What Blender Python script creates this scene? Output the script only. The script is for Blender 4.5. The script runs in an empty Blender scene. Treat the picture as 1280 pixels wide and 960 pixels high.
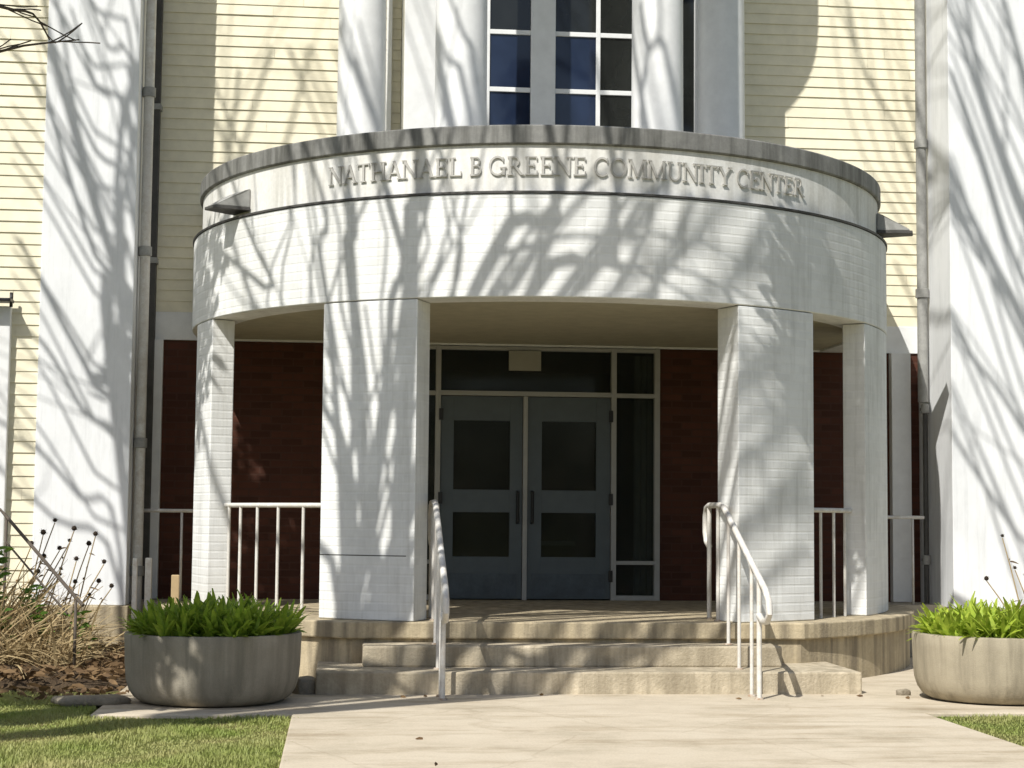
import bpy, bmesh, math, random
from mathutils import Vector, Matrix
R = math.radians
rnd = random.Random(11)
SC = bpy.context.scene
COL = SC.collection

# ------------------------------------------------------------------ camera
cam = bpy.data.cameras.new('camera'); cam.lens = 60.76; cam.sensor_width = 36
cam.clip_start = .1; cam.clip_end = 2000
co = bpy.data.objects.new('camera', cam); COL.objects.link(co); SC.camera = co
yaw, pit, roll = .0980621, .0775792, .0088983
fw = Vector((math.sin(yaw)*math.cos(pit), math.cos(yaw)*math.cos(pit), math.sin(pit)))
rt = Vector((math.cos(yaw), -math.sin(yaw), 0)); up = rt.cross(fw)
r2 = rt*math.cos(roll)+up*math.sin(roll); u2 = -rt*math.sin(roll)+up*math.cos(roll)
m = Matrix((r2, u2, -fw)).transposed().to_4x4(); m.translation = (-1.9635, -17.974, .8443)
co.matrix_world = m

# ------------------------------------------------------------------ light
SX, SK = .67, 1.32                      # towards the sun: (-SX, -1, SK)
sv = Vector((-SX, -1, SK)).normalized()
w = bpy.data.worlds.new('World'); SC.world = w; w.use_nodes = True
nt = w.node_tree; bg = nt.nodes['Background']
sky = nt.nodes.new('ShaderNodeTexSky'); sky.sky_type = 'NISHITA'; sky.sun_disc = False; sky.dust_density = 1.6; sky.ozone_density = .9
sky.sun_elevation = math.asin(sv.z); sky.sun_rotation = math.atan2(sv.x, sv.y)
nt.links.new(sky.outputs[0], bg.inputs[0]); bg.inputs[1].default_value = .088
sl = bpy.data.lights.new('sun', 'SUN'); sl.energy = 4.4; sl.angle = R(.4); sl.color = (1, .965, .905)
so = bpy.data.objects.new('sun', sl); COL.objects.link(so)
so.rotation_euler = (-sv).to_track_quat('-Z', 'Y').to_euler()
so.location = sv*60
SC.view_settings.view_transform = 'Standard'; SC.view_settings.look = 'None'
SC.view_settings.exposure = .34; SC.view_settings.gamma = 1

# ------------------------------------------------------------------ materials
def new_mat(name):
    mt = bpy.data.materials.new(name); mt.use_nodes = True
    n = mt.node_tree.nodes; return mt, n, mt.node_tree.links, n['Principled BSDF']
def ramp(n, stops):
    r = n.new('ShaderNodeValToRGB'); e = r.color_ramp.elements
    while len(e) < len(stops): e.new(.5)
    for k, (p, c) in enumerate(stops): e[k].position = p; e[k].color = (*c, 1)
    return r
def uvn(n): return n.new('ShaderNodeTexCoord')
def noise(n, l, co, scale, detail=4, rough=.6, vscale=None):
    t = n.new('ShaderNodeTexNoise'); t.inputs['Scale'].default_value = scale
    t.inputs['Detail'].default_value = detail; t.inputs['Roughness'].default_value = rough
    if vscale:
        mp = n.new('ShaderNodeMapping'); mp.inputs['Scale'].default_value = vscale
        l.new(co, mp.inputs[0]); co = mp.outputs[0]
    l.new(co, t.inputs['Vector']); return t
def mix(n, l, a, b, f, kind='MIX'):
    x = n.new('ShaderNodeMix'); x.data_type = 'RGBA'; x.blend_type = kind
    for sock, v in ((x.inputs[6], a), (x.inputs[7], b), (x.inputs[0], f)):
        if isinstance(v, (tuple, list)): sock.default_value = (*v, 1)
        elif isinstance(v, (int, float)): sock.default_value = v
        else: l.new(v, sock)
    return x.outputs[2]
def bump(n, l, h, strength, dist, normal=None):
    b = n.new('ShaderNodeBump'); b.inputs['Strength'].default_value = strength
    b.inputs['Distance'].default_value = dist; l.new(h, b.inputs['Height'])
    if normal: l.new(normal, b.inputs['Normal'])
    return b.outputs[0]

def mottled(name, c1, c2, scale=3, rough=.8, bump_s=.3, bump_d=.01, fine=60, streak=None, metal=0, spec=.3, lo=.35, hi=.65):
    mt, n, l, b = new_mat(name); o = uvn(n).outputs['Object']
    t = noise(n, l, o, scale, 6, .65); r = ramp(n, [(lo, c1), (hi, c2)]); l.new(t.outputs[0], r.inputs[0]); c = r.outputs[0]
    if streak:
        s = noise(n, l, o, 1, 5, .6, (9, 9, .7)); rs = ramp(n, [(.42, (0, 0, 0)), (.66, (1, 1, 1))]); l.new(s.outputs[0], rs.inputs[0])
        c = mix(n, l, c, streak, rs.outputs[0])
    f = noise(n, l, o, fine, 3, .7)
    c = mix(n, l, c, (.75, .75, .75), ramp_out(n, l, f, .35, .75), 'MULTIPLY') if fine else c
    l.new(c, b.inputs['Base Color']); b.inputs['Roughness'].default_value = rough
    b.inputs['Metallic'].default_value = metal; b.inputs['Specular IOR Level'].default_value = spec
    l.new(bump(n, l, f.outputs[0], bump_s, bump_d), b.inputs['Normal'])
    return mt
def ramp_out(n, l, t, lo, hi):
    r = ramp(n, [(lo, (.0, .0, .0)), (hi, (.55, .55, .55))]); l.new(t.outputs[0], r.inputs[0]); return r.outputs[0]

def brick(name, col, mortar, dirt_and_shade, bw=.215, bh=.075, ms=.011, var=.06, bs=.5, rough=.7, dirt_shade_amt=.5, zdirt=True, bd=.006):
    mt, n, l, b = new_mat(name); tc = uvn(n); uv = tc.outputs['UV']; o = tc.outputs['Object']
    bt = n.new('ShaderNodeTexBrick'); bt.inputs['Scale'].default_value = 1
    bt.inputs['Brick Width'].default_value = bw; bt.inputs['Row Height'].default_value = bh
    bt.inputs['Mortar Size'].default_value = ms; bt.inputs['Mortar Smooth'].default_value = .35
    bt.inputs['Bias'].default_value = 0
    bt.inputs['Color1'].default_value = (*col, 1)
    bt.inputs['Color2'].default_value = (*[max(0, c*(1-var)) for c in col], 1)
    bt.inputs['Mortar'].default_value = (*mortar, 1)
    nz = noise(n, l, o, 40, 3); wob = mix(n, l, uv, nz.outputs[1], .004, 'ADD'); l.new(wob, bt.inputs['Vector'])
    s = noise(n, l, o, 1, 6, .7, (1.6, 1.6, .8)); rs = ramp(n, [(.44, (0, 0, 0)), (.72, (1, 1, 1))]); l.new(s.outputs[0], rs.inputs[0])
    s2 = noise(n, l, o, 1, 5, .65, (14, 14, .9)); rs2 = ramp(n, [(.5, (0, 0, 0)), (.75, (1, 1, 1))]); l.new(s2.outputs[0], rs2.inputs[0])
    fac = mix(n, l, rs.outputs[0], rs2.outputs[0], .5)
    c = mix(n, l, bt.outputs[0], dirt_and_shade, mix(n, l, (0, 0, 0), fac, dirt_shade_amt))
    l.new(c, b.inputs['Base Color']); b.inputs['Roughness'].default_value = rough; b.inputs['Specular IOR Level'].default_value = .25
    lb = n.new('ShaderNodeTexBrick'); lb.inputs['Scale'].default_value = 1; lb.inputs['Brick Width'].default_value = 60
    lb.inputs['Row Height'].default_value = bh; lb.inputs['Mortar Size'].default_value = ms; lb.inputs['Mortar Smooth'].default_value = .4; l.new(wob, lb.inputs['Vector'])
    fm = mix(n, l, bt.outputs['Fac'], lb.outputs['Fac'], .72)
    inv = n.new('ShaderNodeInvert'); l.new(fm, inv.inputs['Color'])
    f = noise(n, l, o, 90, 3)
    nn = bump(n, l, inv.outputs[0], bs, bd); l.new(bump(n, l, f.outputs[0], .15, .004, nn), b.inputs['Normal'])
    return mt

def flat_paint(name, c, rough=.45, var=.06, metal=0, bs=.08, spec=.4):
    mt, n, l, b = new_mat(name); o = uvn(n).outputs['Object']
    t = noise(n, l, o, 7, 5, .6); c2 = tuple(x*(1-var*2) for x in c)
    r = ramp(n, [(.35, c), (.68, c2)]); l.new(t.outputs[0], r.inputs[0]); l.new(r.outputs[0], b.inputs['Base Color'])
    b.inputs['Roughness'].default_value = rough; b.inputs['Metallic'].default_value = metal; b.inputs['Specular IOR Level'].default_value = spec
    l.new(bump(n, l, t.outputs[0], bs, .01), b.inputs['Normal']); return mt

def leaf_mat(name, c1, c2, trans=.35, scale=8, rough=.5):
    mt, n, l, b = new_mat(name); g = n.new('ShaderNodeObjectInfo'); o = uvn(n).outputs['Object']
    t = noise(n, l, o, scale, 3); r = ramp(n, [(.3, c1), (.7, c2)]); l.new(t.outputs[0], r.inputs[0])
    hs = n.new('ShaderNodeHueSaturation'); ma = n.new('ShaderNodeMath'); ma.operation = 'MULTIPLY_ADD'; ma.inputs[1].default_value = .4; ma.inputs[2].default_value = .8
    l.new(g.outputs['Random'], ma.inputs[0]); l.new(ma.outputs[0], hs.inputs['Value']); l.new(r.outputs[0], hs.inputs['Color'])
    l.new(hs.outputs[0], b.inputs['Base Color']); b.inputs['Roughness'].default_value = rough; b.inputs['Specular IOR Level'].default_value = .25
    tr = n.new('ShaderNodeBsdfTranslucent'); l.new(hs.outputs[0], tr.inputs[0])
    mx = n.new('ShaderNodeMixShader'); mx.inputs[0].default_value = trans
    l.new(b.outputs[0], mx.inputs[1]); l.new(tr.outputs[0], mx.inputs[2]); l.new(mx.outputs[0], n['Material Output'].inputs[0]); return mt

def glass_mat(name, base, tint, see):
    mt, n, l, b = new_mat(name); o = uvn(n).outputs['Object']
    t = noise(n, l, o, 1.5, 3); r = ramp(n, [(.3, base), (.75, tuple(x*1.9+.004 for x in base))]); l.new(t.outputs[0], r.inputs[0])
    l.new(r.outputs[0], b.inputs['Base Color']); b.inputs['Roughness'].default_value = .07; b.inputs['IOR'].default_value = 1.5
    l.new(bump(n, l, t.outputs[0], .03, .05), b.inputs['Normal'])
    if see > 0:
        tr = n.new('ShaderNodeBsdfTransparent'); tr.inputs[0].default_value = (*tint, 1)
        mx = n.new('ShaderNodeMixShader'); mx.inputs[0].default_value = see
        l.new(b.outputs[0], mx.inputs[1]); l.new(tr.outputs[0], mx.inputs[2]); l.new(mx.outputs[0], n['Material Output'].inputs[0])
    return mt

M = {}
M['white_brick'] = brick('white_painted_brick', (.80, .81, .79), (.78, .79, .77), (.42, .42, .385), var=.09, dirt_shade_amt=.85, bs=.35, bd=.006)
M['white_wall'] = brick('white_painted_wall', (.77, .785, .79), (.77, .785, .79), (.50, .515, .515), bs=.02, var=.004, dirt_shade_amt=.85, bd=.003)  # grey blotches paint soft shadows on the pilasters, along with dirt
M['fascia'] = mottled('white_fascia_paint', (.82, .82, .79), (.74, .73, .68), 2.2, .6, .2, .004, 30, streak=(.60, .59, .54))
M['white_paint'] = flat_paint('white_paint', (.78, .79, .78), .45, .05)
M['white_metal'] = mottled('white_railing_paint', (.74, .74, .70), (.58, .54, .47), 14, .5, .3, .003, 70, streak=(.62, .59, .54))
M['cream'] = flat_paint('cream_siding_paint', (.80, .75, .57), .5, .06)
M['brown_brick'] = brick('dark_brown_brick', (.092, .032, .018), (.072, .032, .021), (.052, .021, .014), ms=.010, var=.4, bs=.3, rough=.75)
M['coping'] = mottled('weathered_coping_branch_shade', (.27, .27, .25), (.19, .19, .18), 5, .6, .3, .005, 45, streak=(.10, .10, .09))  # dark vertical streaks paint branch shadows into the coping colour
M['flash'] = mottled('dark_flashing', (.06, .06, .055), (.09, .085, .08), 5, .6)
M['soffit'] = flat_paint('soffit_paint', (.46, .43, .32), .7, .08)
M['alum'] = flat_paint('aluminium_frame', (.40, .40, .38), .4, .06)
M['door'] = flat_paint('blue_grey_door_paint', (.095, .118, .130), .45, .06)
M['door_worn'] = mottled('scuffed_door_paint', (.10, .125, .145), (.075, .09, .10), 6, .5, .2, .002, 40)
M['rusty'] = mottled('rusty_foot', (.30, .19, .11), (.50, .45, .38), 30, .8, .4, .003, 90)
M['black'] = flat_paint('black_hardware', (.015, .015, .015), .4, .1)
M['glass'] = glass_mat('dark_glass', (.019, .021, .020), (.80, .85, .83), .66)
M['dark_glass'] = glass_mat('dark_window_glass', (.008, .009, .008), (1, 1, 1), 0)  # opaque glass with a near-black base colour
M['blue_glass'] = glass_mat('blue_window_glass', (.008, .014, .032), (1, 1, 1), 0)
M['concrete'] = mottled('step_concrete', (.62, .54, .40), (.36, .31, .22), 2.2, .9, .6, .014, 45, streak=(.30, .255, .18))
M['slabedge'] = mottled('stained_base_concrete', (.58, .49, .33), (.40, .335, .22), 2.4, .9, .5, .012, 40, streak=(.25, .21, .145))
M['floor'] = mottled('porch_floor_concrete', (.50, .45, .35), (.38, .34, .26), 3, .8, .4, .01, 50)
M['planter_a'] = mottled('aggregate_planter_shaded', (.37, .335, .265), (.29, .26, .205), 3, .85, .5, .006, 120, streak=(.22, .20, .155))  # darker copy of the planter concrete, shade put into the colour
M['planter_b'] = mottled('aggregate_planter_pale', (.42, .37, .27), (.33, .29, .21), 2.5, .85, .5, .006, 120, streak=(.24, .21, .15))
M['soil'] = mottled('dark_soil', (.035, .024, .014), (.07, .05, .03), 20, 1, .8, .03, 80)
M['mulch'] = mottled('leaf_mulch', (.15, .105, .06), (.07, .045, .025), 9, 1, .9, .05, 60)
M['stone'] = mottled('edging_stone', (.33, .29, .22), (.22, .19, .14), 6, .9, .6, .02, 50)
M['bark'] = mottled('bark', (.09, .07, .05), (.16, .13, .10), 6, .95, .9, .04, 30)
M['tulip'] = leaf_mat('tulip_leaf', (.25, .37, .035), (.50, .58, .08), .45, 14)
M['tulip_shaded'] = leaf_mat('tulip_leaf_shaded', (.16, .28, .025), (.36, .46, .06), .45, 14)  # darker copy of the tulip leaf, shade of the left planter in its colour
M['far'] = leaf_mat('far_leaf', (.13, .13, .08), (.24, .22, .15), .1, .3, .9)
M['herb'] = leaf_mat('young_leaf', (.10, .22, .03), (.18, .30, .05))
M['grass'] = leaf_mat('grass_blade', (.24, .31, .065), (.42, .40, .17), .35, 1.6)
M['straw'] = leaf_mat('dry_stalk', (.56, .45, .25), (.34, .24, .12), .25, 5, .8)
M['litter'] = leaf_mat('dead_leaf', (.24, .155, .075), (.10, .06, .032), .15, 7, .8)
M['seed'] = flat_paint('dark_seed_head', (.03, .02, .012), .9, .1)
M['wood'] = flat_paint('tan_wood', (.45, .33, .18), .7, .1)
M['iron'] = flat_paint('rusty_iron', (.10, .08, .06), .7, .2)
M['paper'] = flat_paint('pale_panel', (.34, .33, .27), .7, .05)
M['letter'] = mottled('weathered_letter', (.40, .39, .36), (.52, .51, .47), 12, .6, .2, .003, 60)
M['curtain'] = flat_paint('curtain_cloth', (.42, .43, .40), .9, .08)
M['room'] = flat_paint('interior_paint', (.28, .28, .26), .8, .05)
M['lamp_grey'] = mottled('grey_fixture_metal', (.26, .26, .245), (.36, .36, .34), 8, .5, .2, .003, 40)

def ground_mat():
    mt, n, l, b = new_mat('lawn_soil'); o = uvn(n).outputs['Object']
    t = noise(n, l, o, .8, 6, .7); r = ramp(n, [(.33, (.10, .14, .03)), (.52, (.18, .18, .06)), (.68, (.32, .26, .13))]); l.new(t.outputs[0], r.inputs[0])
    f = noise(n, l, o, 40, 4, .7); c = mix(n, l, r.outputs[0], (.5, .5, .5), ramp_out(n, l, f, .3, .7), 'MULTIPLY')
    l.new(c, b.inputs['Base Color']); b.inputs['Roughness'].default_value = 1; b.inputs['Specular IOR Level'].default_value = .1
    l.new(bump(n, l, f.outputs[0], .8, .04), b.inputs['Normal']); return mt
M['ground'] = ground_mat()
def paving_mat():
    mt, n, l, b = new_mat('paving_concrete'); o = uvn(n).outputs['Object']
    t = noise(n, l, o, 1.3, 7, .7); r = ramp(n, [(.3, (.43, .375, .28)), (.5, (.545, .475, .365)), (.7, (.585, .52, .41))]); l.new(t.outputs[0], r.inputs[0]); c = r.outputs[0]
    st = noise(n, l, o, 1, 6, .7, (.8, 3.2, 1)); rs = ramp(n, [(.5, (1, 1, 1)), (.72, (.66, .62, .55))]); l.new(st.outputs[0], rs.inputs[0]); c = mix(n, l, c, rs.outputs[0], 1, 'MULTIPLY')
    v = n.new('ShaderNodeTexVoronoi'); v.feature = 'DISTANCE_TO_EDGE'; v.inputs['Scale'].default_value = .55
    wv = noise(n, l, o, 2.5, 4); wo = mix(n, l, o, wv.outputs[1], .16, 'ADD'); l.new(wo, v.inputs['Vector'])
    rc = ramp(n, [(.002, (.42, .36, .28)), (.006, (1, 1, 1))]); l.new(v.outputs['Distance'], rc.inputs[0]); c = mix(n, l, c, rc.outputs[0], .2, 'MULTIPLY')
    f = noise(n, l, o, 70, 3, .7); c = mix(n, l, c, (.7, .7, .7), ramp_out(n, l, f, .35, .75), 'MULTIPLY')
    l.new(c, b.inputs['Base Color']); b.inputs['Roughness'].default_value = .9; b.inputs['Specular IOR Level'].default_value = .2
    l.new(bump(n, l, f.outputs[0], .35, .008), b.inputs['Normal']); return mt
M['paving'] = paving_mat()

# ------------------------------------------------------------------ mesh helpers
YC = -.695                                # centre of the round porch
class MB:
    def __init__(s): s.v = []; s.f = []; s.uv = []; s.smooth = []
    def add(s, vs, fs, uvs=None, smooth=False):
        o = len(s.v); s.v += [tuple(p) for p in vs]
        for k, f in enumerate(fs):
            s.f.append(tuple(i+o for i in f)); s.smooth.append(smooth)
            if uvs: s.uv.append(uvs[k])
            else:
                ps = [Vector(vs[i]) for i in f]; nrm = (ps[1]-ps[0]).cross(ps[-1]-ps[0]); a = [abs(c) for c in nrm]
                if a[2] >= a[0] and a[2] >= a[1]: s.uv.append([(p.x, p.y) for p in ps])
                elif a[0] >= a[1]: s.uv.append([(p.y, p.z) for p in ps])
                else: s.uv.append([(p.x, p.z) for p in ps])
        return s
    def box(s, x0, x1, y0, y1, z0, z1):
        v = [(x, y, z) for z in (z0, z1) for y in (y0, y1) for x in (x0, x1)]
        return s.add(v, [(0, 2, 3, 1), (4, 5, 7, 6), (0, 1, 5, 4), (2, 6, 7, 3), (0, 4, 6, 2), (1, 3, 7, 5)])
    def tube(s, pts, rad, n=8, cap=True):
        pts = [Vector(p) for p in pts]; rad = rad if isinstance(rad, (list, tuple)) else [rad]*len(pts)
        vs = []; ref = None
        for i, p in enumerate(pts):
            d = (pts[min(i+1, len(pts)-1)]-pts[max(i-1, 0)]).normalized()
            if ref is None: ref = Vector((0, 0, 1)) if abs(d.z) < .9 else Vector((1, 0, 0))
            a = ref-d*ref.dot(d)
            if a.length < 1e-4: a = d.orthogonal()
            a.normalize(); b = d.cross(a); ref = a
            for k in range(n):
                t = 2*math.pi*k/n; vs.append(p+(a*math.cos(t)+b*math.sin(t))*rad[i])
        fs = [(i*n+k, i*n+(k+1) % n, (i+1)*n+(k+1) % n, (i+1)*n+k) for i in range(len(pts)-1) for k in range(n)]
        s.add(vs, fs, None, True)
        if cap: 
            m0 = len(pts)-1
            s.add(vs[:n], [tuple(range(n-1, -1, -1))]); s.add(vs[m0*n:], [tuple(range(n))])
        return s
    def lathe(s, prof, cx, cy, n=48, a0=0, a1=360):
        full = abs(a1-a0) >= 360; m0 = n if full else n+1
        vs = [(cx+r*math.cos(R(a0+(a1-a0)*k/n)), cy+r*math.sin(R(a0+(a1-a0)*k/n)), z) for r, z in prof for k in range(m0)]
        fs = []
        for i in range(len(prof)-1):
            for k in range(n):
                k2 = (k+1) % m0; fs.append((i*m0+k, i*m0+k2, (i+1)*m0+k2, (i+1)*m0+k))
        return s.add(vs, fs, None, True)
    def sector(s, r0, r1, a0, a1, z0, z1, seg=12):
        """ring piece, angles from the front (-Y), positive to +X"""
        A = [R(a0+(a1-a0)*k/seg) for k in range(seg+1)]
        P = lambda r, a, z: (r*math.sin(a), YC-r*math.cos(a), z)
        def strip(ra, za, rb, zb, uvf, flip=False):
            vs = []; fs = []; uv = []
            for a in A: vs += [P(ra, a, za), P(rb, a, zb)]
            for k in range(seg):
                f = (2*k, 2*k+2, 2*k+3, 2*k+1); u = [uvf(A[k], ra, za), uvf(A[k+1], ra, za), uvf(A[k+1], rb, zb), uvf(A[k], rb, zb)]
                if flip: f = f[::-1]; u = u[::-1]
                fs.append(f); uv.append(u)
            s.add(vs, fs, uv, True)
        side = lambda a, r, z: (a*r1, z); flat = lambda a, r, z: (a*r1, r)
        strip(r1, z0, r1, z1, side); strip(r0, z0, r0, z1, side, True)
        strip(r1, z1, r0, z1, flat); strip(r1, z0, r0, z0, flat, True)
        for a, fl in ((A[0], False), (A[-1], True)):
            v = [P(r0, a, z0), P(r1, a, z0), P(r1, a, z1), P(r0, a, z1)]; f = (0, 1, 2, 3); u = [(r0, z0), (r1, z0), (r1, z1), (r0, z1)]
            if fl: f = f[::-1]; u = u[::-1]
            s.add(v, [f], [u])
        return s
    def band(s, r0, r1, z0, z1, seg=96):
        """half ring plus straight cheeks back to the wall"""
        s.sector(r0, r1, -90, 90, z0, z1, seg)
        for sg in (-1, 1): s.box(min(sg*r0, sg*r1), max(sg*r0, sg*r1), YC, -.002, z0, z1)
        return s
    def cap(s, r, z0, z1, clip=None, seg=96, back=-.002):
        pts = [(-r, back)]+[(r*math.sin(R(a)), YC-r*math.cos(R(a))) for a in [-90+180*k/seg for k in range(seg+1)]]+[(r, back)]
        if clip is not None:
            q = []
            for k, p in enumerate(pts):
                if p[1] < clip:
                    xl = math.sqrt(r*r-(YC-clip)**2)
                    if not q or q[-1][1] > clip: q += [(-xl, clip), (xl, clip)]
                    continue
                q.append(p)
            pts = q
        n = len(pts); v = [(x, y, z0) for x, y in pts]+[(x, y, z1) for x, y in pts]
        s.add(v, [tuple(range(n))[::-1], tuple(range(n, 2*n))])
        u = [0]
        for k in range(n): u.append(u[-1]+math.dist(pts[k], pts[(k+1) % n]))
        return s.add(v, [(k, (k+1) % n, n+(k+1) % n, n+k) for k in range(n)], [[(u[k], z0), (u[k+1], z0), (u[k+1], z1), (u[k], z1)] for k in range(n)])
    def leaf(s, p, d, length, width, bend, n=3, side=None, taper=1.0):
        """a bent strip that narrows to a point"""
        p = Vector(p); d = Vector(d).normalized(); sd = side or d.cross(Vector((rnd.uniform(-1, 1), rnd.uniform(-1, 1), .3))).normalized()
        vs = []; fs = []
        for k in range(n+1):
            t = k/n; wd = width*(.6+1.9*t-2.3*t*t)*.5 if taper else width*.5*(1-t*.8)
            wd = max(wd, width*.04)
            vs += [p-sd*wd, p+sd*wd]
            d = (d+Vector((d.x, d.y, 0)).normalized()*bend/n-Vector((0, 0, bend*.7/n))).normalized() if (abs(d.x)+abs(d.y)) > 1e-4 else d
            p = p+d*length/n
        fs = [(2*k, 2*k+1, 2*k+3, 2*k+2) for k in range(n)]
        return s.add(vs, fs, None, True)
    def mesh(s, name, mat, off=(0, 0, 0), weld=True):
        me = bpy.data.meshes.new(name)
        me.from_pydata([(x-off[0], y-off[1], z-off[2]) for x, y, z in s.v], [], s.f)
        ul = me.uv_layers.new(name='UVMap'); flat = [c for f in s.uv for q in f for c in q]
        ul.data.foreach_set('uv', flat); me.polygons.foreach_set('use_smooth', s.smooth)
        me.materials.append(mat)
        if weld:
            b = bmesh.new(); b.from_mesh(me); bmesh.ops.remove_doubles(b, verts=b.verts, dist=1e-4)
            bmesh.ops.recalc_face_normals(b, faces=b.faces)
            for e in b.edges:
                if len(e.link_faces) == 2 and e.calc_face_angle(0) > .7: e.smooth = False
            b.to_mesh(me); b.free()
        me.update(); return me
    def build(s, name, mat, parent=None, bevel=0, weld=True, off=None):
        base = off or (tuple(world_loc(parent)) if parent else (0, 0, 0))
        o = bpy.data.objects.new(name, s.mesh(name, mat, base, weld)); COL.objects.link(o)
        if parent: o.parent = parent
        else: o.location = base
        if bevel:
            b = o.modifiers.new('bevel', 'BEVEL'); b.width = bevel; b.segments = 2; b.limit_method = 'ANGLE'; b.angle_limit = R(40); b.harden_normals = False
        return o
def world_loc(o):
    v = Vector((0, 0, 0))
    while o: v = v+o.location; o = o.parent
    return v
def tag(o, label=None, cat=None, group=None, kind=None):
    for k, v in (('label', label), ('category', cat), ('group', group), ('kind', kind)):
        if v: o[k] = v
    return o
def thing(name, loc, label, cat, group=None):
    o = bpy.data.objects.new(name, None); COL.objects.link(o); o.location = loc; o.empty_display_size = .2
    return tag(o, label, cat, group)
def copy_tree(o, parent=None):
    c = o.copy(); COL.objects.link(c); c.parent = parent
    for ch in list(o.children): copy_tree(ch, c)
    return c
GZ = -.497

# ------------------------------------------------------------------ ground
g = MB(); g.add([(-400, -400, GZ-.03), (400, -400, GZ-.03), (400, 400, GZ-.03), (-400, 400, GZ-.03)], [(0, 1, 2, 3)])
tag(g.build('ground', M['ground']), kind='structure')
pv = MB(); pv.box(-2.27, 2.16, -30, -5.98, GZ-.2, GZ)
tag(pv.build('walkway', M['paving'], bevel=.012), kind='structure')
pv = MB(); pv.box(-3.62, 5.6, -5.968, -1.08, GZ-.2, GZ-.003)
tag(pv.build('apron_paving', M['paving'], bevel=.01), kind='structure')

# ------------------------------------------------------------------ building
B = thing('community_center_building', (0, 0, 0), 'cream sided community center with rounded white brick entrance porch', 'building')
def part(mb, name, mat, parent=None, bevel=0, label=None):
    o = mb.build(name, M[mat], parent or B, bevel)
    if label: o['label'] = label
    return o

def siding(x0, x1, y, z0, z1, pitch=.1125, lap=.013):
    mb = MB(); z = z0; br = random.Random(int(x0*100)+77)
    while z < z1-1e-6:
        zt = min(z+pitch, z1); x = x0-br.uniform(0, 2.5)
        while x < x1:
            L = br.uniform(2.2, 4.2); a = max(x, x0); e = min(x+L, x1)-(.0025 if x+L < x1 else 0); x += L
            if e-a < .004: continue
            lp = lap+br.uniform(-.0025, .003); dz = br.uniform(-.0015, .0015)
            v = [(a, y-lp, z+dz), (e, y-lp, z+dz+br.uniform(-.001, .001)), (e, y-.002, zt+.003), (a, y-.002, zt+.003), (a, y+.01, z+dz), (e, y+.01, z+dz)]
            mb.add(v, [(0, 1, 2, 3), (4, 5, 1, 0)])
        z = zt
    mb.box(x0, x1, y+.004, y+.008, z0, z1)
    return mb
WX0, WX1, TOP = -4.0, 4.19, 10.4            # recess between the two wings
part(siding(WX0, WX1, 0, 2.935, TOP), 'siding', 'cream')
part(MB().box(WX0, WX1, -.022, .2, 2.645, 2.933), 'trim_band', 'white_paint', bevel=.004)
part(MB().box(WX0, -1.46, 0, .22, -.1, 2.643), 'brick_wall', 'brown_brick')
part(MB().box(1.375, WX1, 0, .22, -.1, 2.643), 'brick_wall', 'brown_brick')
part(MB().box(WX0, WX1, .21, 6, 2.65, TOP), 'back_wall', 'cream')
# wings
WF = -1.0
part(siding(-9.5, -4.89, WF+.06, -.14, TOP), 'siding', 'cream')
part(MB().box(-9.5, WX0-.01, WF+.075, 6, -.02, TOP), 'wing_wall', 'white_wall')
part(MB().box(-4.89, WX0, WF, -.0, -.02, TOP), 'pilaster', 'white_wall', bevel=.006)
part(MB().box(-9.5, WX0+.03, WF-.05, 5.9, GZ-.1, -.022), 'foundation', 'slabedge', bevel=.01)
part(MB().box(WX1, 6.3, WF, 6, -.02, TOP), 'pilaster', 'white_wall', bevel=.006)
part(siding(6.31, 11, WF+.06, -.14, TOP), 'siding', 'cream')
part(MB().box(6.29, 11, WF+.075, 6, -.02, TOP), 'wing_wall', 'white_wall')
part(MB().box(WX1-.03, 11, WF-.05, 5.9, GZ-.1, -.022), 'foundation', 'slabedge', bevel=.01)
part(MB().box(-9.6, 11.1, WF-.25, 6.1, TOP+.002, TOP+.3), 'roof', 'coping')
# white strips beside the recess under the trim band
part(MB().box(-3.998, -3.80, -.07, -.001, 0, 2.643), 'corner_trim', 'white_paint', bevel=.004)
part(MB().box(3.86, 4.07, -.10, -.001, 0, 2.643), 'corner_trim', 'white_paint', bevel=.004)
# far left white framed window
wn = part(MB().box(-6.1, -5.155, WF-.03, WF+.05, .35, 2.84), 'window', 'white_paint', bevel=.01)
part(MB().box(-6.0, -5.27, WF-.045, WF-.031, .5, 2.7), 'pane', 'dark_glass', wn)

# porch base and floor
part(MB().cap(3.68, -.135, 0, clip=-3.86), 'porch_floor', 'slabedge', bevel=.012)
part(MB().box(WX0, WX1, -.69, -.003, GZ-.1, -.004), 'porch_floor', 'floor')
part(MB().cap(3.635, GZ-.1, -.137, clip=-3.82), 'porch_base', 'slabedge')
# piers and round drum
RD = 3.444
part(MB().sector(RD-.31, RD-.006, -38.3, -23.3, .002, 2.636, 10), 'pier', 'white_brick', bevel=.008)
part(MB().sector(RD-.31, RD-.006, 22.6, 37.3, .002, 2.636, 10), 'pier', 'white_brick', bevel=.008)
part(MB().sector(RD-.22, RD-.006, -76, -66.5, .002, 2.636, 10), 'pier', 'white_brick', bevel=.008)
part(MB().sector(RD-.22, RD-.006, 53, 73, .002, 2.636, 10), 'pier', 'white_brick', bevel=.008)
part(MB().sector(RD-.02, RD-.0045, -38.2, -24.5, .526, .534, 10), 'mortar_joint', 'flash')
part(MB().band(RD-.34, RD, 2.642, 3.492), 'canopy_drum', 'white_brick', bevel=.008)
part(MB().band(RD-.3, RD+.012, 3.494, 3.512), 'flashing', 'flash')
part(MB().band(RD-.4, 3.365, 3.514, 3.912), 'fascia', 'fascia')
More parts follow.
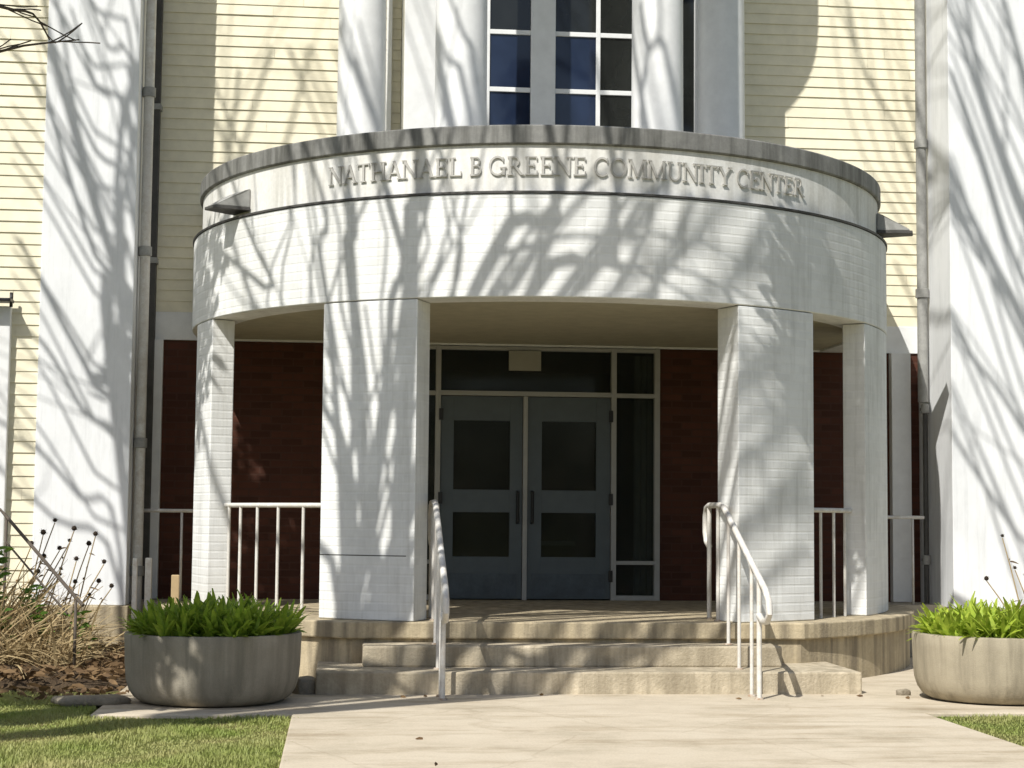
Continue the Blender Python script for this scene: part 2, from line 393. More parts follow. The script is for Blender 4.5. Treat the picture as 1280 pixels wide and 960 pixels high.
part(MB().band(RD-.42, 3.395, 3.914, 4.075), 'coping', 'coping', bevel=.012)
part(MB().cap(RD-.41, 3.80, 3.95), 'roof_deck', 'coping')
part(MB().cap(RD-.345, 2.665, 2.75), 'soffit', 'soffit')

# upper bay with windows, four round columns and the entablature above the frame
BY = -.95
b = MB(); b.box(-1.40, -1.06, BY, -.003, 3.951, 8.6); b.box(-1.06, 1.5, BY, -.003, 3.951, 4.55); b.box(-1.06, 1.5, BY, -.003, 7.6, 8.6); b.box(1.605, 1.66, BY, -.003, 3.951, 8.6)
part(b, 'bay_wall', 'white_paint', bevel=.006)
b = siding(-1.62, -1.405, -.03, 3.96, 8.6); part(b, 'siding', 'cream')
part(MB().box(-1.56, -1.505, -.12, -.045, 3.96, 8.6), 'corner_trim', 'white_paint')
win = part(MB().box(-1.06, -1.03, BY+.02, BY+.12, 4.55, 7.6).box(-.125, .125, BY+.005, BY+.12, 4.55, 7.6).box(1.0, 1.40, BY+.02, BY+.12, 4.55, 7.6).box(1.555, 1.605, BY+.02, BY+.12, 4.55, 7.6), 'window', 'white_paint', bevel=.006)
f = MB()
for x in (-.56, .565): f.box(x-.022, x+.022, BY+.035, BY+.09, 4.55, 7.6)
for x0, x1 in ((-1.03, -.125), (.125, 1.0)):
    for z in (4.62, 5.155, 5.745, 6.335, 6.925): f.box(x0, x1, BY+.037, BY+.088, z-.024, z+.024)
part(f, 'muntin', 'white_paint', win, .004)
for (x0, x1, blue) in ((-1.03, -.582, 0), (-.538, -.125, 1), (.125, .543, 1), (.587, 1.0, 0), (1.40, 1.555, 0)):
    zs = (4.55, 5.155, 5.745, 6.335, 6.925, 7.6)
    for k in range(5): part(MB().box(x0, x1, BY+.055, BY+.07, zs[k]+.001, zs[k+1]-.001), 'pane', 'blue_glass' if blue and k < 2 else 'dark_glass', win)
part(MB().box(-1.06, 1.605, BY+.2, BY+.3, 4.5, 7.7), 'room_back', 'room')
RC = 1.84
for a in (-82, -30, 30, 82):
    x, y = RC*math.sin(R(a)), YC-RC*math.cos(R(a))
    c = MB().lathe([(.30, 3.951), (.30, 4.05), (.27, 4.09), (.25, 4.12), (.243, 4.2), (.238, 6), (.222, 8.5), (.27, 8.6), (.3, 8.65), (.3, 8.749)], x, y, 40)
    part(c, 'column', 'white_paint')
part(MB().cap(2.2, 8.75, 9.7), 'entablature', 'white_paint')

# entrance doors
DR = part(MB().box(-1.458, -1.40, -.03, .09, 0, 2.643).box(1.315, 1.373, -.03, .09, 0, 2.643)
          .box(-.995, -.94, -.032, .088, 0, 2.64).box(.855, .91, -.032, .088, 0, 2.64).box(-.075, -.028, -.034, .088, 0, 2.118)
          .box(-.94, .855, -.033, .086, 2.12, 2.17).box(-1.40, -.995, -.029, .086, 2.12, 2.165).box(.91, 1.315, -.029, .086, 2.12, 2.165)
          .box(-.94, .855, -.028, .086, 2.60, 2.638).box(-1.40, -.995, -.028, .086, 2.60, 2.638).box(.91, 1.315, -.028, .086, 2.60, 2.638)
          .box(-1.40, -.995, -.028, .086, .37, .41).box(.91, 1.315, -.028, .086, .37, .41)
          .box(-1.40, -.995, -.028, .086, .0, .05).box(.91, 1.315, -.028, .086, .0, .05), 'door_frame', 'alum', bevel=.003)
for x0, x1, z0, z1 in ((-.94, .855, 2.17, 2.60), (-1.4, -.995, 2.165, 2.6), (.91, 1.315, 2.165, 2.6), (-1.4, -.995, .41, 2.12), (.91, 1.315, .41, 2.12), (-1.4, -.995, .05, .37), (.91, 1.315, .05, .37)):
    part(MB().box(x0+.001, x1-.001, .03, .04, z0+.001, z1-.001), 'pane', 'glass', DR)
for x0, x1, g0, g1, hx in ((-.936, -.079, -.80, -.21, -.128), (-.024, .851, .125, .70, .025)):
    d = MB(); zs = (.012, .445, .905, 1.14, 1.86, 2.114)
    d.box(x0, g0, .0, .05, zs[0], zs[5]); d.box(g1, x1, .0, .05, zs[0], zs[5])
    for a, c in ((0, 1), (2, 3), (4, 5)): d.box(g0, g1, .001, .049, zs[a], zs[c])
    do = part(d, 'door', 'door', bevel=.002)
    for za, zb in ((zs[1], zs[2]), (zs[3], zs[4])): part(MB().box(g0+.001, g1-.001, .022, .03, za+.001, zb-.001), 'pane', 'glass', do)
    part(MB().box(x0+.05, x1-.05, -.006, -.001, .03, .27), 'kick_plate', 'door_worn', do, .002)
    h = MB().tube([(hx, -.004, .80), (hx, -.055, .80), (hx, -.055, 1.12), (hx, -.004, 1.12)], .017, 8); part(h, 'handle', 'black', do)
    ex = x0 if hx < 0 else x1
    for z in (.25, 1.05, 1.92): part(MB().box(ex-.022, ex+.022, -.042, -.035, z-.06, z+.06), 'hinge', 'black', do)
rm = MB(); rm.box(-2.4, 2.4, 3.2, 3.3, -.1, 2.64); rm.box(-2.5, -2.4, .23, 3.2, -.1, 2.64); rm.box(2.4, 2.5, .23, 3.2, -.1, 2.64); rm.box(-2.5, 2.5, .09, 3.3, -.2, -.1); rm.box(-2.5, 2.5, .09, 3.3, 2.646, 2.649)
part(rm, 'vestibule', 'room')
cu = MB(); xs = [.93+.38*k/24 for k in range(25)]; v = []
for k, x in enumerate(xs): y = .16+.03*math.sin(k*1.5); v += [(x, y, .05), (x, y, 2.58)]
cu.add(v, [(2*k, 2*k+2, 2*k+3, 2*k+1) for k in range(12, 24)], None, True)
part(cu, 'curtain', 'curtain')
tb = MB().box(.2, .62, 1.0, 1.4, .55, .6); part(tb, 'vestibule', 'curtain')

# notice over the doors
n_ = MB().box(-.235, .105, -.05, -.034, 2.385, 2.596).build('notice_panel', M['paper'], bevel=.004, off=(0, -.03, 2.385))
tag(n_, 'small blank pale panel fixed on the transom above the blue grey doors', 'sign')

# entry steps
st = thing('entry_steps', (0, -4.2, GZ), 'worn tan concrete steps leading up to the porch doors', 'steps')
MB().box(-1.77, 1.6, -4.20, -3.70, -.333, -.166).build('step', M['concrete'], st, .014)
MB().box(-2.13, 2.12, -4.66, -3.60, GZ-.1, -.331).build('step', M['concrete'], st, .014)

# ------------------------------------------------------------------ lettering on the fascia
def arc(cx, cy, rx, ry, a0, a1, n=10): return [(cx+rx*math.cos(R(a0+(a1-a0)*k/n)), cy+ry*math.sin(R(a0+(a1-a0)*k/n))) for k in range(n+1)]
TK, TN, SE = .135, .07, .05              # thick, thin stroke and serif, for a letter one unit high
def ser(x, y, w=.34): return ([(x-w/2, y), (x+w/2, y)], SE)
def sv_(x, y0, y1): return ([(x, y0), (x, y1)], SE*1.2)
LET = {
 'N': (.95, [([(.15, 0), (.15, 1)], TN), ([(.12, .98), (.80, .02)], TK), ([(.80, 0), (.80, 1)], TN), ser(.15, .03), ser(.12, .97, .26), ser(.80, .97)]),
 'A': (.92, [([(.14, 0), (.46, 1)], TN), ([(.44, 1), (.80, 0)], TK), ([(.26, .34), (.66, .34)], TN), ser(.14, .03, .28), ser(.80, .03, .32)]),
 'T': (.86, [([(.43, 0), (.43, 1)], TK), ([(.06, .96), (.80, .96)], TN), sv_(.07, .78, .98), sv_(.79, .78, .98), ser(.43, .03)]),
 'H': (1.0, [([(.2, 0), (.2, 1)], TK), ([(.8, 0), (.8, 1)], TK), ([(.2, .5), (.8, .5)], TN), ser(.2, .03), ser(.2, .97), ser(.8, .03), ser(.8, .97)]),
 'E': (.80, [([(.2, 0), (.2, 1)], TK), ([(.06, .96), (.68, .96)], TN), ([(.06, .04), (.70, .04)], TN), ([(.2, .52), (.52, .52)], TN), sv_(.67, .8, .98), sv_(.69, .02, .24), sv_(.52, .42, .62)]),
 'L': (.78, [([(.2, 0), (.2, 1)], TK), ([(.06, .04), (.68, .04)], TN), sv_(.68, .02, .26), ser(.2, .97)]),
 'B': (.84, [([(.2, 0), (.2, 1)], TK), ([(.06, .96), (.4, .96)]+arc(.42, .75, .2, .21, 90, -90)+[(.2, .54)], TN*1.25), ([(.42, .53)]+arc(.44, .29, .24, .25, 90, -90)+[(.06, .04)], TN*1.35)]),
 'G': (.98, [(arc(.5, .5, .40, .47, 48, 320, 20), TN*1.5), ([(.83, .02), (.83, .42)], TK), ser(.80, .42, .36), sv_(.79, .72, .97)]),
 'R': (.92, [([(.2, 0), (.2, 1)], TK), ([(.06, .96), (.42, .96)]+arc(.44, .73, .2, .23, 90, -90)+[(.2, .5)], TN*1.25), ([(.42, .5), (.80, .02)], TK), ser(.2, .03), ser(.84, .03, .2)]),
 'C': (.92, [(arc(.5, .5, .40, .47, 46, 314, 20), TN*1.5), sv_(.79, .70, .97)]),
 'O': (1.0, [(arc(.5, .5, .40, .47, 0, 360, 28), TN*1.5)]),
 'M': (1.14, [([(.15, 0), (.19, 1)], TN), ([(.18, .98), (.56, .06)], TK), ([(.56, .06), (.94, .98)], TN), ([(.95, 1), (.99, 0)], TK), ser(.15, .03, .28), ser(.99, .03), ser(.14, .97, .2), ser(.98, .97, .2)]),
 'U': (.96, [([(.2, .97), (.2, .35)]+arc(.48, .32, .28, .29, 180, 360, 12)+[(.76, .97)], TN*1.4), ser(.2, .97), ser(.76, .97, .28)]),
 'I': (.42, [([(.21, 0), (.21, 1)], TK), ser(.21, .03), ser(.21, .97)]),
 'Y': (.90, [([(.12, .97), (.45, .46)], TK), ([(.78, .97), (.45, .46)], TN), ([(.45, .5), (.45, 0)], TK), ser(.12, .97, .3), ser(.78, .97, .28), ser(.45, .03)]),
}
sg = thing('sign_lettering', (0, -4.06, 3.64), 'raised grey serif letters naming the center on the curved white fascia', 'sign')
RS, LH, LZ = 3.372, .158, 3.655
def letter(ch, a_left, hw):
    """strokes become small bars wrapped round the fascia; hw is the width factor"""
    mb = MB(); q = 0
    for pts, wd in LET[ch][1]:
        vs = []; n = len(pts); d0 = q*.0006; q += 1
        for k, (x, y) in enumerate(pts):
            a = pts[max(k-1, 0)]; c = pts[min(k+1, n-1)]; tx, ty = c[0]-a[0], c[1]-a[1]; L = math.hypot(tx, ty) or 1
            nx, ny = -ty/L*wd/2, tx/L*wd/2
            for sx in (1, -1):
                for dep in (0, .009+d0):
                    u = (x+nx*sx)*LH*hw; z = LZ+(y+ny*sx)*LH; an = a_left+u/RS; rr = RS+dep
                    vs.append((rr*math.sin(an), YC-rr*math.cos(an), z))
        fs = []
        for k in range(n-1):
            o = k*4; p = o+4
            fs += [(o+1, o+3, p+3, p+1), (o, o+1, p+1, p), (o+3, o+2, p+2, p+3), (o+2, o, p, p+2)]
        fs += [(0, 2, 3, 1), ((n-1)*4, (n-1)*4+1, (n-1)*4+3, (n-1)*4+2)]
        mb.add(vs, fs)
    return mb
for word, a0, a1 in (('NATHANAEL', -38.6, -17.3), ('B', -16.4, -14.4), ('GREENE', -13.7, .2), ('COMMUNITY', 1.0, 22.2), ('CENTER', 23.0, 36.6)):
    tot = sum(LET[c][0] for c in word); hw = (R(a1)-R(a0))*RS/(tot*LH); a = R(a0)
    for c in word:
        letter(c, a, hw).build('letter', M['letter'], sg); a += LET[c][0]*LH*hw/RS

# ------------------------------------------------------------------ wall fixtures at the canopy ends
def fixture(ang, label, zz):
    a = R(ang); out = Vector((math.sin(a), -math.cos(a), 0)); tng = Vector((math.cos(a), math.sin(a), 0))
    base = Vector((0, YC, 0))+out*3.368; base.z = zz
    t = thing('flood_light', base, label, 'lamp', 'wedge lamps at the canopy ends')
    def P(o, s, z): return base+out*o+tng*s+Vector((0, 0, z))
    W = .15
    v = [P(.0, -W, .03), P(.0, W, .03), P(.30, W*.55, .03), P(.30, -W*.55, .03), P(0, -W, .20), P(0, W, .20), P(.05, W, .18), P(.05, -W, .18), P(.303, W*.55, .042), P(.303, -W*.55, .042)]
    mb = MB().add(v, [(0, 3, 2, 1), (0, 1, 5, 4), (4, 5, 6, 7), (7, 6, 8, 9), (9, 8, 2, 3), (1, 2, 8, 6, 5), (0, 4, 7, 9, 3)])
    mb.build('housing', M['lamp_grey'], t, .006)
    v = [P(-.0, -W-.01, .0), P(.0, W+.01, .0), P(.33, W*.57, .0), P(.33, -W*.57, .0)]
    v += [p+Vector((0, 0, .028)) for p in v]
    MB().add(v, [(0, 3, 2, 1), (4, 5, 6, 7), (0, 1, 5, 4), (1, 2, 6, 5), (2, 3, 7, 6), (3, 0, 4, 7)]).build('base_plate', M['flash'], t, .004)
fixture(-59, 'grey wedge shaped lamp sticking out of the canopy beside the first letter', 3.56)
fixture(70, 'grey wedge shaped lamp sticking out of the canopy near the right downspout', 3.60)

# ------------------------------------------------------------------ downspouts
def downspout(x, y, z0, z1, r, mat, label, joints, kick=None):
    t = thing('downspout', (x, y, z0), label, 'pipe')
    pts = [(x, y, z1), (x, y, z0)]
    if kick: pts = [(x, y, z1), (x, y, z0+.25), (x+kick[0]*.4, y+kick[1]*.4, z0+.12), (x+kick[0], y+kick[1], z0)]
    MB().tube(pts, r, 14).build('pipe', M[mat], t)
    for z in joints:
        MB().lathe([(r+.001, z-.05), (r+.016, z-.045), (r+.016, z+.045), (r+.001, z+.05)], x, y, 16).build('collar', M['lamp_grey'], t)
        MB().box(x-.012, x+.012, y, min(y+.12, -.01) if y < -.15 else -.015, z-.014, z+.014).build('bracket', M['flash'], t)
downspout(-3.93, -.72, GZ, 10, .05, 'white_metal', 'pale round downspout running down beside the left white pilaster', (5.05, 3.45, 1.55, .3))
t = thing('downspout', (-3.9, -.1, 2.6), 'dark square downspout in the shaded corner left of the porch', 'pipe')
MB().box(-3.985, -3.885, -.13, -.03, -.02, 10).build('pipe', M['flash'], t, .008)
for z in (5.05, 3.45): MB().box(-4.0, -3.87, -.145, -.016, z-.03, z+.03).build('bracket', M['lamp_grey'], t, .004)
downspout(4.115, -.36, 2.1, 10, .055, 'lamp_grey', 'thick pale grey downspout beside the right white pilaster', (4.85, 3.25))
downspout(4.13, -.37, GZ+.1, 2.06, .027, 'flash', 'thin dark drain pipe low beside the right white pilaster', (2.03, .45))

# ------------------------------------------------------------------ railings
def stair_rail(x, label, short):
    t = thing('handrail', (x, -4.2, GZ), label, 'handrail', 'white handrails on the entry steps')
    main = [(x, -3.28, .62), (x, -3.17, .66), (x, -3.12, .74), (x, -3.12, .88), (x, -3.17, .95), (x, -3.28, .97), (x, -3.7, .97), (x, -3.86, .945), (x, -4.0, .885), (x, -5.0, .44), (x, -5.25, .33), (x, -5.36, .25), (x, -5.38, .16), (x, -5.31, .10), (x, -5.18, .09), (x, -5.06, .13)]
    MB().tube(main, .025, 12).build('rail', M['white_metal'], t)
    low = [(x, -3.28, .18), (x, -3.78, .18), (x, -4.0, .10), (x, -5.05, -.33)]
    def zr(y):
        for k in range(6, 10):
            a, b = main[k], main[k+1]
            if b[1] <= y <= a[1]: return a[2]+(b[2]-a[2])*(y-a[1])/(b[1]-a[1])
        return .97
    FEET = ((-3.28, 0), (-3.62, 0), (-4.02, -.166), (-4.40, -.331), (-4.82, GZ), (-5.06, GZ))
    for y, z in FEET: MB().lathe([(.0, z+.012), (.03, z+.012), (.036, z+.001), (.036, z-.01)], x, y, 14).build('foot_plate', M['rusty'], t)
    for y, z in ((-3.28, 0), (-3.62, 0), (-4.02, -.166), (-4.40, -.331), (-4.82, GZ), (-5.06, GZ)):
        MB().tube([(x, y, z-.01), (x, y, zr(y))], .020 if y in (-3.28, -5.06) else .015, 10).build('baluster', M['white_metal'], t)
stair_rail(-1.19, 'white pipe handrail on the left side of the steps', 0)
stair_rail(1.20, 'white pipe handrail on the right side of the steps with sloping balusters', 0)

def guard(angs, a0, a1, r, label, z=.94):
    P = lambda a, zz: (r*math.sin(R(a)), YC-r*math.cos(R(a)), zz)
    t = thing('guard_rail', P((a0+a1)/2, 0), label, 'railing', 'white guard rails between the porch piers')
    MB().tube([P(a0+(a1-a0)*k/8, z) for k in range(9)], .021, 10).build('rail', M['white_metal'], t)
    for a in angs: MB().tube([P(a, 0), P(a, z)], .014, 10).build('baluster', M['white_metal'], t)
guard((-64.2, -60.0, -54.8, -49.4, -43.8), -66, -38, 3.29, 'white guard rail with five balusters left of the left front pier')
guard((38.2, 42.6, 46.6, 50.6), 36, 53, 3.29, 'white guard rail with four balusters right of the right front pier')
def side_guard(x0, x1, y, label, posts):
    t = thing('guard_rail', ((x0+x1)/2, y, 0), label, 'railing', 'white guard rails between the porch piers')
    MB().tube([(x0, y, .89), (x1, y, .89)], .018, 8).build('rail', M['white_metal'], t)
    for x in posts: MB().tube([(x, y, 0), (x, y, .89)], .013, 8).build('baluster', M['white_metal'], t)
side_guard(-3.97, -3.2, -.62, 'thin white guard rail between the far left pier and the wing', (-3.52,))
side_guard(3.25, 4.02, -.62, 'thin white guard rail between the far right pier and the wing', (3.90,))
# small stakes behind the left planter
for x, y, h, wd, mt, lb in ((-3.80, -.9, .93, .032, 'white_metal', 'broad short white post beside the left downspout'), (-3.90, -1.15, .93, .022, 'white_metal', 'slim short white post beside the left downspout'), (-3.45, -1.9, .80, .035, 'wood', 'short tan wooden stake behind the left planter')):
    tag(MB().box(x-wd, x+wd, y-.03, y+.03, GZ, GZ+h).build('stake', M[mt], bevel=.006, off=(x, y, GZ)), lb, 'stake')
# dark iron rail at far left
t = thing('iron_handrail', (-4.6, -2.7, GZ), 'thin dark iron handrail sloping down among the dry stalks', 'handrail')
MB().tube([(-5.6, -2.2, .90), (-4.97, -2.2, .88), (-4.90, -2.28, .82), (-4.12, -3.35, .16), (-4.05, -3.42, .10)], .015, 8).build('rail', M['iron'], t)
MB().tube([(-4.90, -2.28, .60), (-4.2, -3.25, .02)], .009, 8).build('rail', M['iron'], t)
MB().tube([(-4.90, -2.28, GZ), (-4.90, -2.28, .82)], .013, 8).build('post', M['iron'], t)
MB().tube([(-4.12, -3.35, GZ), (-4.12, -3.35, .16)], .013, 8).build('post', M['iron'], t)
# wall lamp at the far left edge
t = thing('wall_lamp', (-5.3, -1.05, 2.88), 'black bracket lamp on cream siding above the white window', 'lamp')
MB().box(-5.6, -5.13, -1.2, -1.0, 2.87, 2.90).build('hood', M['black'], t, .004)
MB().tube([(-5.15, -1.05, 2.83), (-5.15, -1.05, 2.97)], .016, 8).build('bracket', M['black'], t)

# ------------------------------------------------------------------ planters and tulips
def planter(x, y, mat, label):
    t = thing('planter', (x, y, GZ), label, 'planter', 'round concrete planters beside the walk')
    prof = [(0, .0), (.47, .0), (.52, .01), (.565, .04), (.60, .09), (.622, .16), (.632, .27), (.636, .40), (.640, .485), (.634, .497), (.59, .499), (.575, .49), (.568, .43)]
    MB().lathe([(r, z+GZ) for r, z in prof], x, y, 72).build('bowl', M[mat], t)
    s = MB(); rings = [(0, .445), (.2, .45), (.4, .44), (.567, .43)]
    s.lathe([(r, z+GZ) for r, z in rings], x, y, 32).build('soil', M['soil'], t)
planter(-2.87, -5.08, 'planter_a', 'round grey concrete planter in shade left of the walk')
planter(3.06, -5.05, 'planter_b', 'round pale concrete planter in sun right of the walk')
def tulip_proto(mat, k):
    mb = MB(); nl = rnd.randint(8, 12); sc = rnd.uniform(.8, 1.1)
    for j in range(nl):
        a = rnd.uniform(0, 6.28); tl = rnd.uniform(.05, .42); d = Vector((math.cos(a)*tl, math.sin(a)*tl, 1))
        sd = Vector((-math.sin(a), math.cos(a), rnd.uniform(-.3, .3))).normalized()
        mb.leaf((math.cos(a)*.02, math.sin(a)*.02, 0), d, sc*rnd.uniform(.24, .36), rnd.uniform(.028, .06), rnd.uniform(.2, 1.5), 6, sd)
    return mb.build('tulip_plant', M[mat], weld=False)
for (cx, cy, mat, lb, gp) in ((-2.87, -5.08, 'tulip_shaded', 'green leafy tulip shoot crowded in the shaded left planter', 'tulips in the left planter'), (3.06, -5.05, 'tulip', 'bright green tulip shoot crowded in the sunny right planter', 'tulips in the right planter')):
    protos = [tulip_proto(mat, k) for k in range(12)]; NP = 190
    for i in range(NP):
        o = protos[i] if i < 12 else protos[rnd.randrange(12)].copy()
        if i >= 12: COL.objects.link(o)
        rr = .55*math.sqrt((i+.5)/NP); a = i*2.39996
        o.location = (cx+rr*math.cos(a)+rnd.uniform(-.03, .03), cy+rr*math.sin(a)+rnd.uniform(-.03, .03), GZ+.44)
        ln = .6*rr if rr > .38 else .25*rr
        o.rotation_euler = (rnd.uniform(-.15, .15)-ln*math.sin(a), rnd.uniform(-.15, .15)+ln*math.cos(a), rnd.uniform(0, 6.28))
        q = rnd.uniform(.82, 1.12)*(1-.25*(rr/.55)**3); o.scale = (q, q, q*rnd.uniform(.9, 1.1))
        tag(o, lb, 'tulip', gp)

# ------------------------------------------------------------------ left flower bed
bd = MB(); nx, ny = 34, 24; vs = []
for j in range(ny+1):
    for i in range(nx+1):
        x = -9.5+(9.5-3.55)*i/nx; y = -4.2+(4.2-1.0)*j/ny
        e = min(1, (x+9.5)/.3, (-3.55-x)/.5, (y+4.2)/.5); e = max(0, e)
        vs.append((x, y, GZ-.04+e*(.10+.05*rnd.random())+.05*math.sin(x*3)*math.sin(y*2.3)*e))
bd.add(vs, [(j*(nx+1)+i, j*(nx+1)+i+1, (j+1)*(nx+1)+i+1, (j+1)*(nx+1)+i) for j in range(ny) for i in range(nx)], None, True)
tag(bd.build('flower_bed_soil', M['mulch']), kind='structure')
lt = MB()
for k in range(4200):
    x = rnd.uniform(-6.2, -3.5); y = rnd.uniform(-4.9, -1.1)
    if y < -4.1 and rnd.random() < .75: continue
    z = GZ+.05+rnd.uniform(0, .07)*(1 if y > -4.1 else .1)-(0 if y > -4.1 else .05); a = rnd.uniform(0, 6.28)
    lt.leaf((x, y, z), (math.cos(a), math.sin(a), rnd.uniform(-.3, .6)), rnd.uniform(.05, .12), rnd.uniform(.02, .05), rnd.uniform(0, 1.2), 2)
for k in range(9):
    x = rnd.uniform(-3.4, 2.8); y = rnd.choice((rnd.uniform(-5.3, -4.72), rnd.uniform(-8.5, -5.0)))
    a = rnd.uniform(0, 6.28); lt.leaf((x, y, GZ+.006), (math.cos(a), math.sin(a), .12), rnd.uniform(.03, .07), rnd.uniform(.015, .03), .25, 2)
tag(lt.build('leaf_litter', M['litter'], weld=False), 'brown fallen leaves and stems covering the left flower bed', 'leaf litter', kind='stuff')
dg = MB()
for k in range(3800):
    x = rnd.gauss(-5.0, .5); y = rnd.uniform(-3.5, -1.4)
    if x > -4.0-.25*rnd.random(): continue
    a = rnd.uniform(0, 6.28); tl = rnd.uniform(.05, .9); h = rnd.uniform(.3, 1.15)*(1-.5*max(0, (x+5)/1.0))
    dg.leaf((x, y, GZ+.04), (math.cos(a)*tl, math.sin(a)*tl, 1), h, rnd.uniform(.012, .035), rnd.uniform(.2, 2.3), 6, taper=0)
tag(dg.build('dry_grass', M['straw'], weld=False), 'tangle of dry straw coloured stalks in the left flower bed', 'dry plants', kind='stuff')
def coneflower(x, y, top, label, hx, group):
    z = GZ+.04; t = thing('dried_flower', (hx[0], y, z), label, 'dried flower', group)
    p = [(hx[0], y, z), (hx[0]+(x-hx[0])*.3, y, z+(top-z)*.4), (hx[0]+(x-hx[0])*.7, y, z+(top-z)*.75), (x, y, top-.02)]
    MB().tube(p, [.008, .007, .006, .005], 5).build('stem', M['straw'], t)
    sh = MB(); q = rnd.uniform(.6, 1.0); sh.lathe([(.0, top-.022*q), (.016*q, top-.018*q), (.026*q, top), (.019*q, top+.02*q), (0, top+.03*q)], x, y, 9)
    for k in range(26):
        a = rnd.uniform(0, 6.28); e = rnd.uniform(-.6, 1.3); sh.leaf((x, y, top), (math.cos(a)*math.cos(e), math.sin(a)*math.cos(e), math.sin(e)), rnd.uniform(.03, .046)*q, .007, .1, 1)
    sh.build('seed_head', M['seed'], t, weld=False)
    for k in range(3):
        lf = MB(); f = rnd.uniform(.2, .8); a = rnd.uniform(0, 6.28); lf.leaf((hx[0]+(x-hx[0])*f, y, z+(top-z)*(f+.08)), (math.cos(a), math.sin(a), .2), rnd.uniform(.06, .12), .018, 1.5, 3)
        lf.build('leaf', M['litter'], t, weld=False)
for x, z in ((-4.52, .79), (-4.32, .72), (-4.17, .67), (-4.38, .61), (-4.47, .54), (-4.58, .47), (-4.44, .36), (-4.33, .24), (-4.15, .24), (-4.02, .2), (-4.75, .58), (-4.30, .45), (-4.62, .68), (-4.25, .58), (-4.08, .42), (-4.5, .3), (-4.66, .33), (-4.22, .12)):
    coneflower(x, -2.0+rnd.uniform(-.25, .25), z, 'dried coneflower with dark seed head standing before the left white pilaster', (x-rnd.uniform(.15, .5),), 'dried coneflowers left of the porch')
for x, z in ((4.28, .72), (4.50, .64), (4.40, .42), (4.20, .31), (4.46, .19), (4.56, .5), (4.53, .35), (4.62, .7)):
    coneflower(x, -2.0+rnd.uniform(-.2, .2), z, 'dried coneflower with dark seed head behind the right planter', (x+rnd.uniform(.2, .5),), 'dried coneflowers right of the porch')
for hx, hy, ht, lab in ((-4.82, -3.0, .55, 'tall fresh green leafy shoot rising beside the iron handrail'), (-4.55, -2.7, .22, 'short fresh green leafy shoot low among the dry stalks'), (-4.28, -2.4, -.02, 'small green sprig near the foot of the left pilaster')):
    sh = thing('leafy_shoot', (hx, hy, GZ), lab, 'plant'); hb = MB()
    hb.tube([(hx, hy, GZ), (hx+.02, hy, (GZ+ht)/2), (hx, hy, ht)], .006, 5); hb.build('stem', M['herb'], sh); hb = MB()
    for k in range(int(130*(ht-GZ))):
        z = rnd.uniform(GZ+.2*(ht-GZ), ht); a = rnd.uniform(0, 6.28)
        hb.leaf((hx+rnd.uniform(-.07, .07)-.06*math.sin(z*6), hy+rnd.uniform(-.06, .06), z), (math.cos(a), math.sin(a), .8), rnd.uniform(.06, .12), .035, .8, 3)
    hb.build('foliage', M['herb'], sh, weld=False)
# stones along the bed
def rough_stone(x, y, sx, sy, sz, rz, label):
    b = bmesh.new(); bmesh.ops.create_icosphere(b, subdivisions=3, radius=1)
    for v in b.verts:
        n = 1+.13*math.sin(v.co.x*5+x)*math.cos(v.co.y*4+y)+rnd.uniform(-.03, .03)
        c = [math.copysign(abs(q)**.55, q) for q in v.co]; v.co = Vector((c[0]*sx*n, c[1]*sy*n, c[2]*sz*n))
    me = bpy.data.meshes.new('edging_stone'); b.to_mesh(me); b.free(); me.materials.append(M['stone'])
    for p in me.polygons: p.use_smooth = True
    o = bpy.data.objects.new('edging_stone', me); COL.objects.link(o); o.location = (x, y, GZ+sz*.5); o.rotation_euler = (0, 0, rz)
    tag(o, label, 'stone')
rough_stone(-3.72, -5.25, .26, .13, .035, .15, 'flat grey edging stone touching the left planter')
rough_stone(-2.20, -4.55, .10, .08, .08, .4, 'small rough stone between the left planter and the steps')
rough_stone(2.42, -4.75, .05, .035, .03, .2, 'tiny stone on the paving near the right planter')

# ------------------------------------------------------------------ lawn blades
def in_lawn(x, y):
    if x < -2.27+.05*math.sin(y*7)*math.sin(y*17)+rnd.uniform(-.04, .04) and y < -6.0+rnd.uniform(-.05, .04): return True
    if x < -3.66 and y < -4.35 : return True
    if x > 2.17+rnd.uniform(-.05, .06) and y < -6.05: return True
    return False
gr = MB()
def blades(n, x0, x1, y0, y1):
    for k in range(n):
        x = rnd.uniform(x0, x1); y = rnd.uniform(y0, y1)
        if not in_lawn(x, y): continue
        a = rnd.uniform(0, 6.28); tl = rnd.uniform(.1, .9)
        p = Vector((x, y, GZ-.03)); d = Vector((math.cos(a)*tl, math.sin(a)*tl, 1)).normalized()
        s = Vector((-math.sin(a), math.cos(a), 0))*rnd.uniform(.0022, .004); h = rnd.uniform(.014, .034)*(1+.5*math.sin(x*5+2*math.sin(y*3)))
        q = p+d*h*.6; e = q+(d+Vector((math.cos(a), math.sin(a), -.2))*.5).normalized()*h*.5
        o = len(gr.v); gr.v += [tuple(p-s), tuple(p+s), tuple(q+s*.8), tuple(q-s*.8), tuple(e)]
        gr.f += [(o, o+1, o+2, o+3), (o+3, o+2, o+4)]; gr.uv += [[(0, 0)]*4, [(0, 0)]*3]; gr.smooth += [True, True]
blades(80000, -5.4, -2.2, -8.8, -4.35)
blades(14000, 2.1, 3.6, -8.4, -6.05)
tag(gr.build('lawn_grass', M['grass'], weld=False), 'short patchy spring grass on both sides of the walk', 'grass', kind='stuff')

